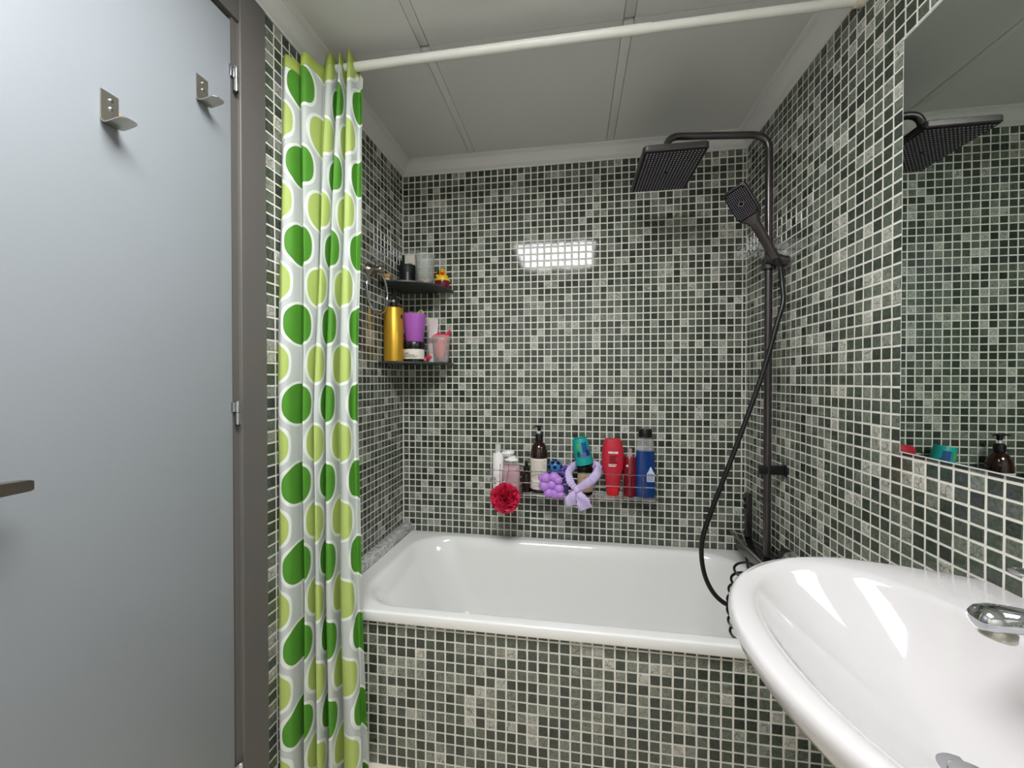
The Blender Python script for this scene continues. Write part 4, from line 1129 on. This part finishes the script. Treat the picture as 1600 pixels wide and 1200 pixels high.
text_marks(0.0448, D(-114), D(-66), 0.122, 0.134, 2, 0.0012, 0.58, seed=33, hgt=0.6, ex=2.3).build('printed_lines', M_PRINTW, t)
t = thing('mist_bottle', 'dark red bottle with a clear spray cap beside the blue bottle', 'bottle', (1.0185, -0.058, ZI))
MB().lathe([(0.024, 0.0), (0.0262, 0.003), (0.0262, 0.158), (0.024, 0.162), (0.012, 0.163)], 30).build('body', mat('wine_red_gloss', (112, 12, 28), 0.12, coat=0.5), t)
MB().lathe([(0.0125, 0.1632), (0.0125, 0.176), (0.009, 0.179), (0.009, 0.196), (0.001, 0.197)], 18).build('spray_cap', film('clear_pink_cap', (206, 176, 178), 0.55, 0.1), t)
curved_patch(0.0262, D(-128), D(-112), 0.124, 0.132).build('printed_mark', M_PRINTW, t)
t = thing('mouthwash_bottle', 'blue mouthwash bottle with a clear neck and black cap at the right end', 'bottle', (1.0795, -0.058, ZI))
M_BLUE = mat('blue_liquid', (10, 58, 128), 0.08, coat=0.5, trans=0.2)
MB().lathe([(0.036, 0.0), (0.039, 0.004), (0.0400, 0.020), (0.0395, 0.090), (0.0375, 0.140), (0.0355, 0.190)], 34, (0, 0), 1.0, 0.62, 3.0).build('body', M_BLUE, t)
MB().lathe([(0.0355, 0.1903), (0.0345, 0.222), (0.031, 0.236), (0.022, 0.242), (0.021, 0.246)], 34, (0, 0), 1.0, 0.68, 2.6, cap0=False).build('clear_neck', M_CLEAR, t)
MB().lathe([(0.0275, 0.2462), (0.0280, 0.248), (0.0255, 0.278), (0.0245, 0.280), (0.001, 0.2805)], 28).build('cap', M_BLACKP, t)
fy = -0.0252
q = MB().loft([[(x, fy - 0.0002, z) for x, z in ((0.003, 0.066), (0.033, 0.066), (0.033, 0.100), (0.026, 0.110), (0.020, 0.126), (0.016, 0.126), (0.010, 0.110), (0.003, 0.100))], [(x, fy + 0.0012, z) for x, z in ((0.003, 0.066), (0.033, 0.066), (0.033, 0.100), (0.026, 0.110), (0.020, 0.126), (0.016, 0.126), (0.010, 0.110), (0.003, 0.100))]])
lb = q.build('printed_label', mat('pale_blue_label', (196, 206, 224), 0.5), t, smooth=False)
q = MB(); rr = random.Random(4)
for i in range(4):
    x = 0.006
    while x < 0.029:
        x2 = min(x + rr.uniform(0.004, 0.010), 0.030)
        q.box((x, fy - 0.0007, 0.0955 - i * 0.0075), (x2, fy - 0.0003, 0.0985 - i * 0.0075)); x = x2 + 0.0015
q.build('printed_lines', M_PRINTD, lb, smooth=False)

# pink red mesh loofah hanging from the top rail
t = thing('mesh_loofah', 'crimson ruffled mesh loofah hanging from the basket front', 'loofah', (0.514, -0.172, 0.672))
M_LOOF = mat('crimson_mesh', (214, 36, 76), 0.55, sss=0.15)
lr = random.Random(12); m = MB()
for k in range(120):
    d = Vector((lr.gauss(0, 1), lr.gauss(0, 1), lr.gauss(0, 1))).normalized()
    if d.y > 0.75: continue
    u = d.cross(Vector((lr.gauss(0, 1), lr.gauss(0, 1), lr.gauss(0, 1)))).normalized(); v = d.cross(u)
    L = lr.uniform(0.022, 0.036); R0 = 0.024; R1 = lr.uniform(0.050, 0.064); ph = lr.uniform(0, 6)
    NA, NB = 9, 4; base = len(m.v); vs_, fs_ = [], []
    for i in range(NA):
        s = i / (NA - 1) * 2 - 1
        for j in range(NB):
            h = j / (NB - 1)
            rr_ = R0 + (R1 - R0) * h - 0.010 * s * s
            off = (0.007 * math.sin(3.1 * s + ph) + 0.004 * math.sin(7 * s + 2 * ph)) * (0.4 + h)
            q = d * rr_ + u * (s * L * (0.7 + 0.5 * h)) + v * off
            vs_.append((q.x, q.y * 0.8, q.z))
    for i in range(NA - 1):
        for j in range(NB - 1):
            a = i * NB + j; fs_.append((a, a + 1, a + NB + 1, a + NB))
    m.add(vs_, fs_)
m.sphere((0, 0, 0), 0.030, 14, 10, (1, 0.8, 1))
lo = m.build('ruffles', M_LOOF, t, auto=180)
M_CORD = mat('crimson_cord', (150, 40, 66), 0.6)
for x0_, x1_ in ((-0.030, -0.028), (0.006, -0.004)):
    MB().tube([(x0_, 0.050, 0.128), (x0_, 0.046, 0.100), (x1_, 0.035, 0.04)], 0.0013, 6).build('cord', M_CORD, t)
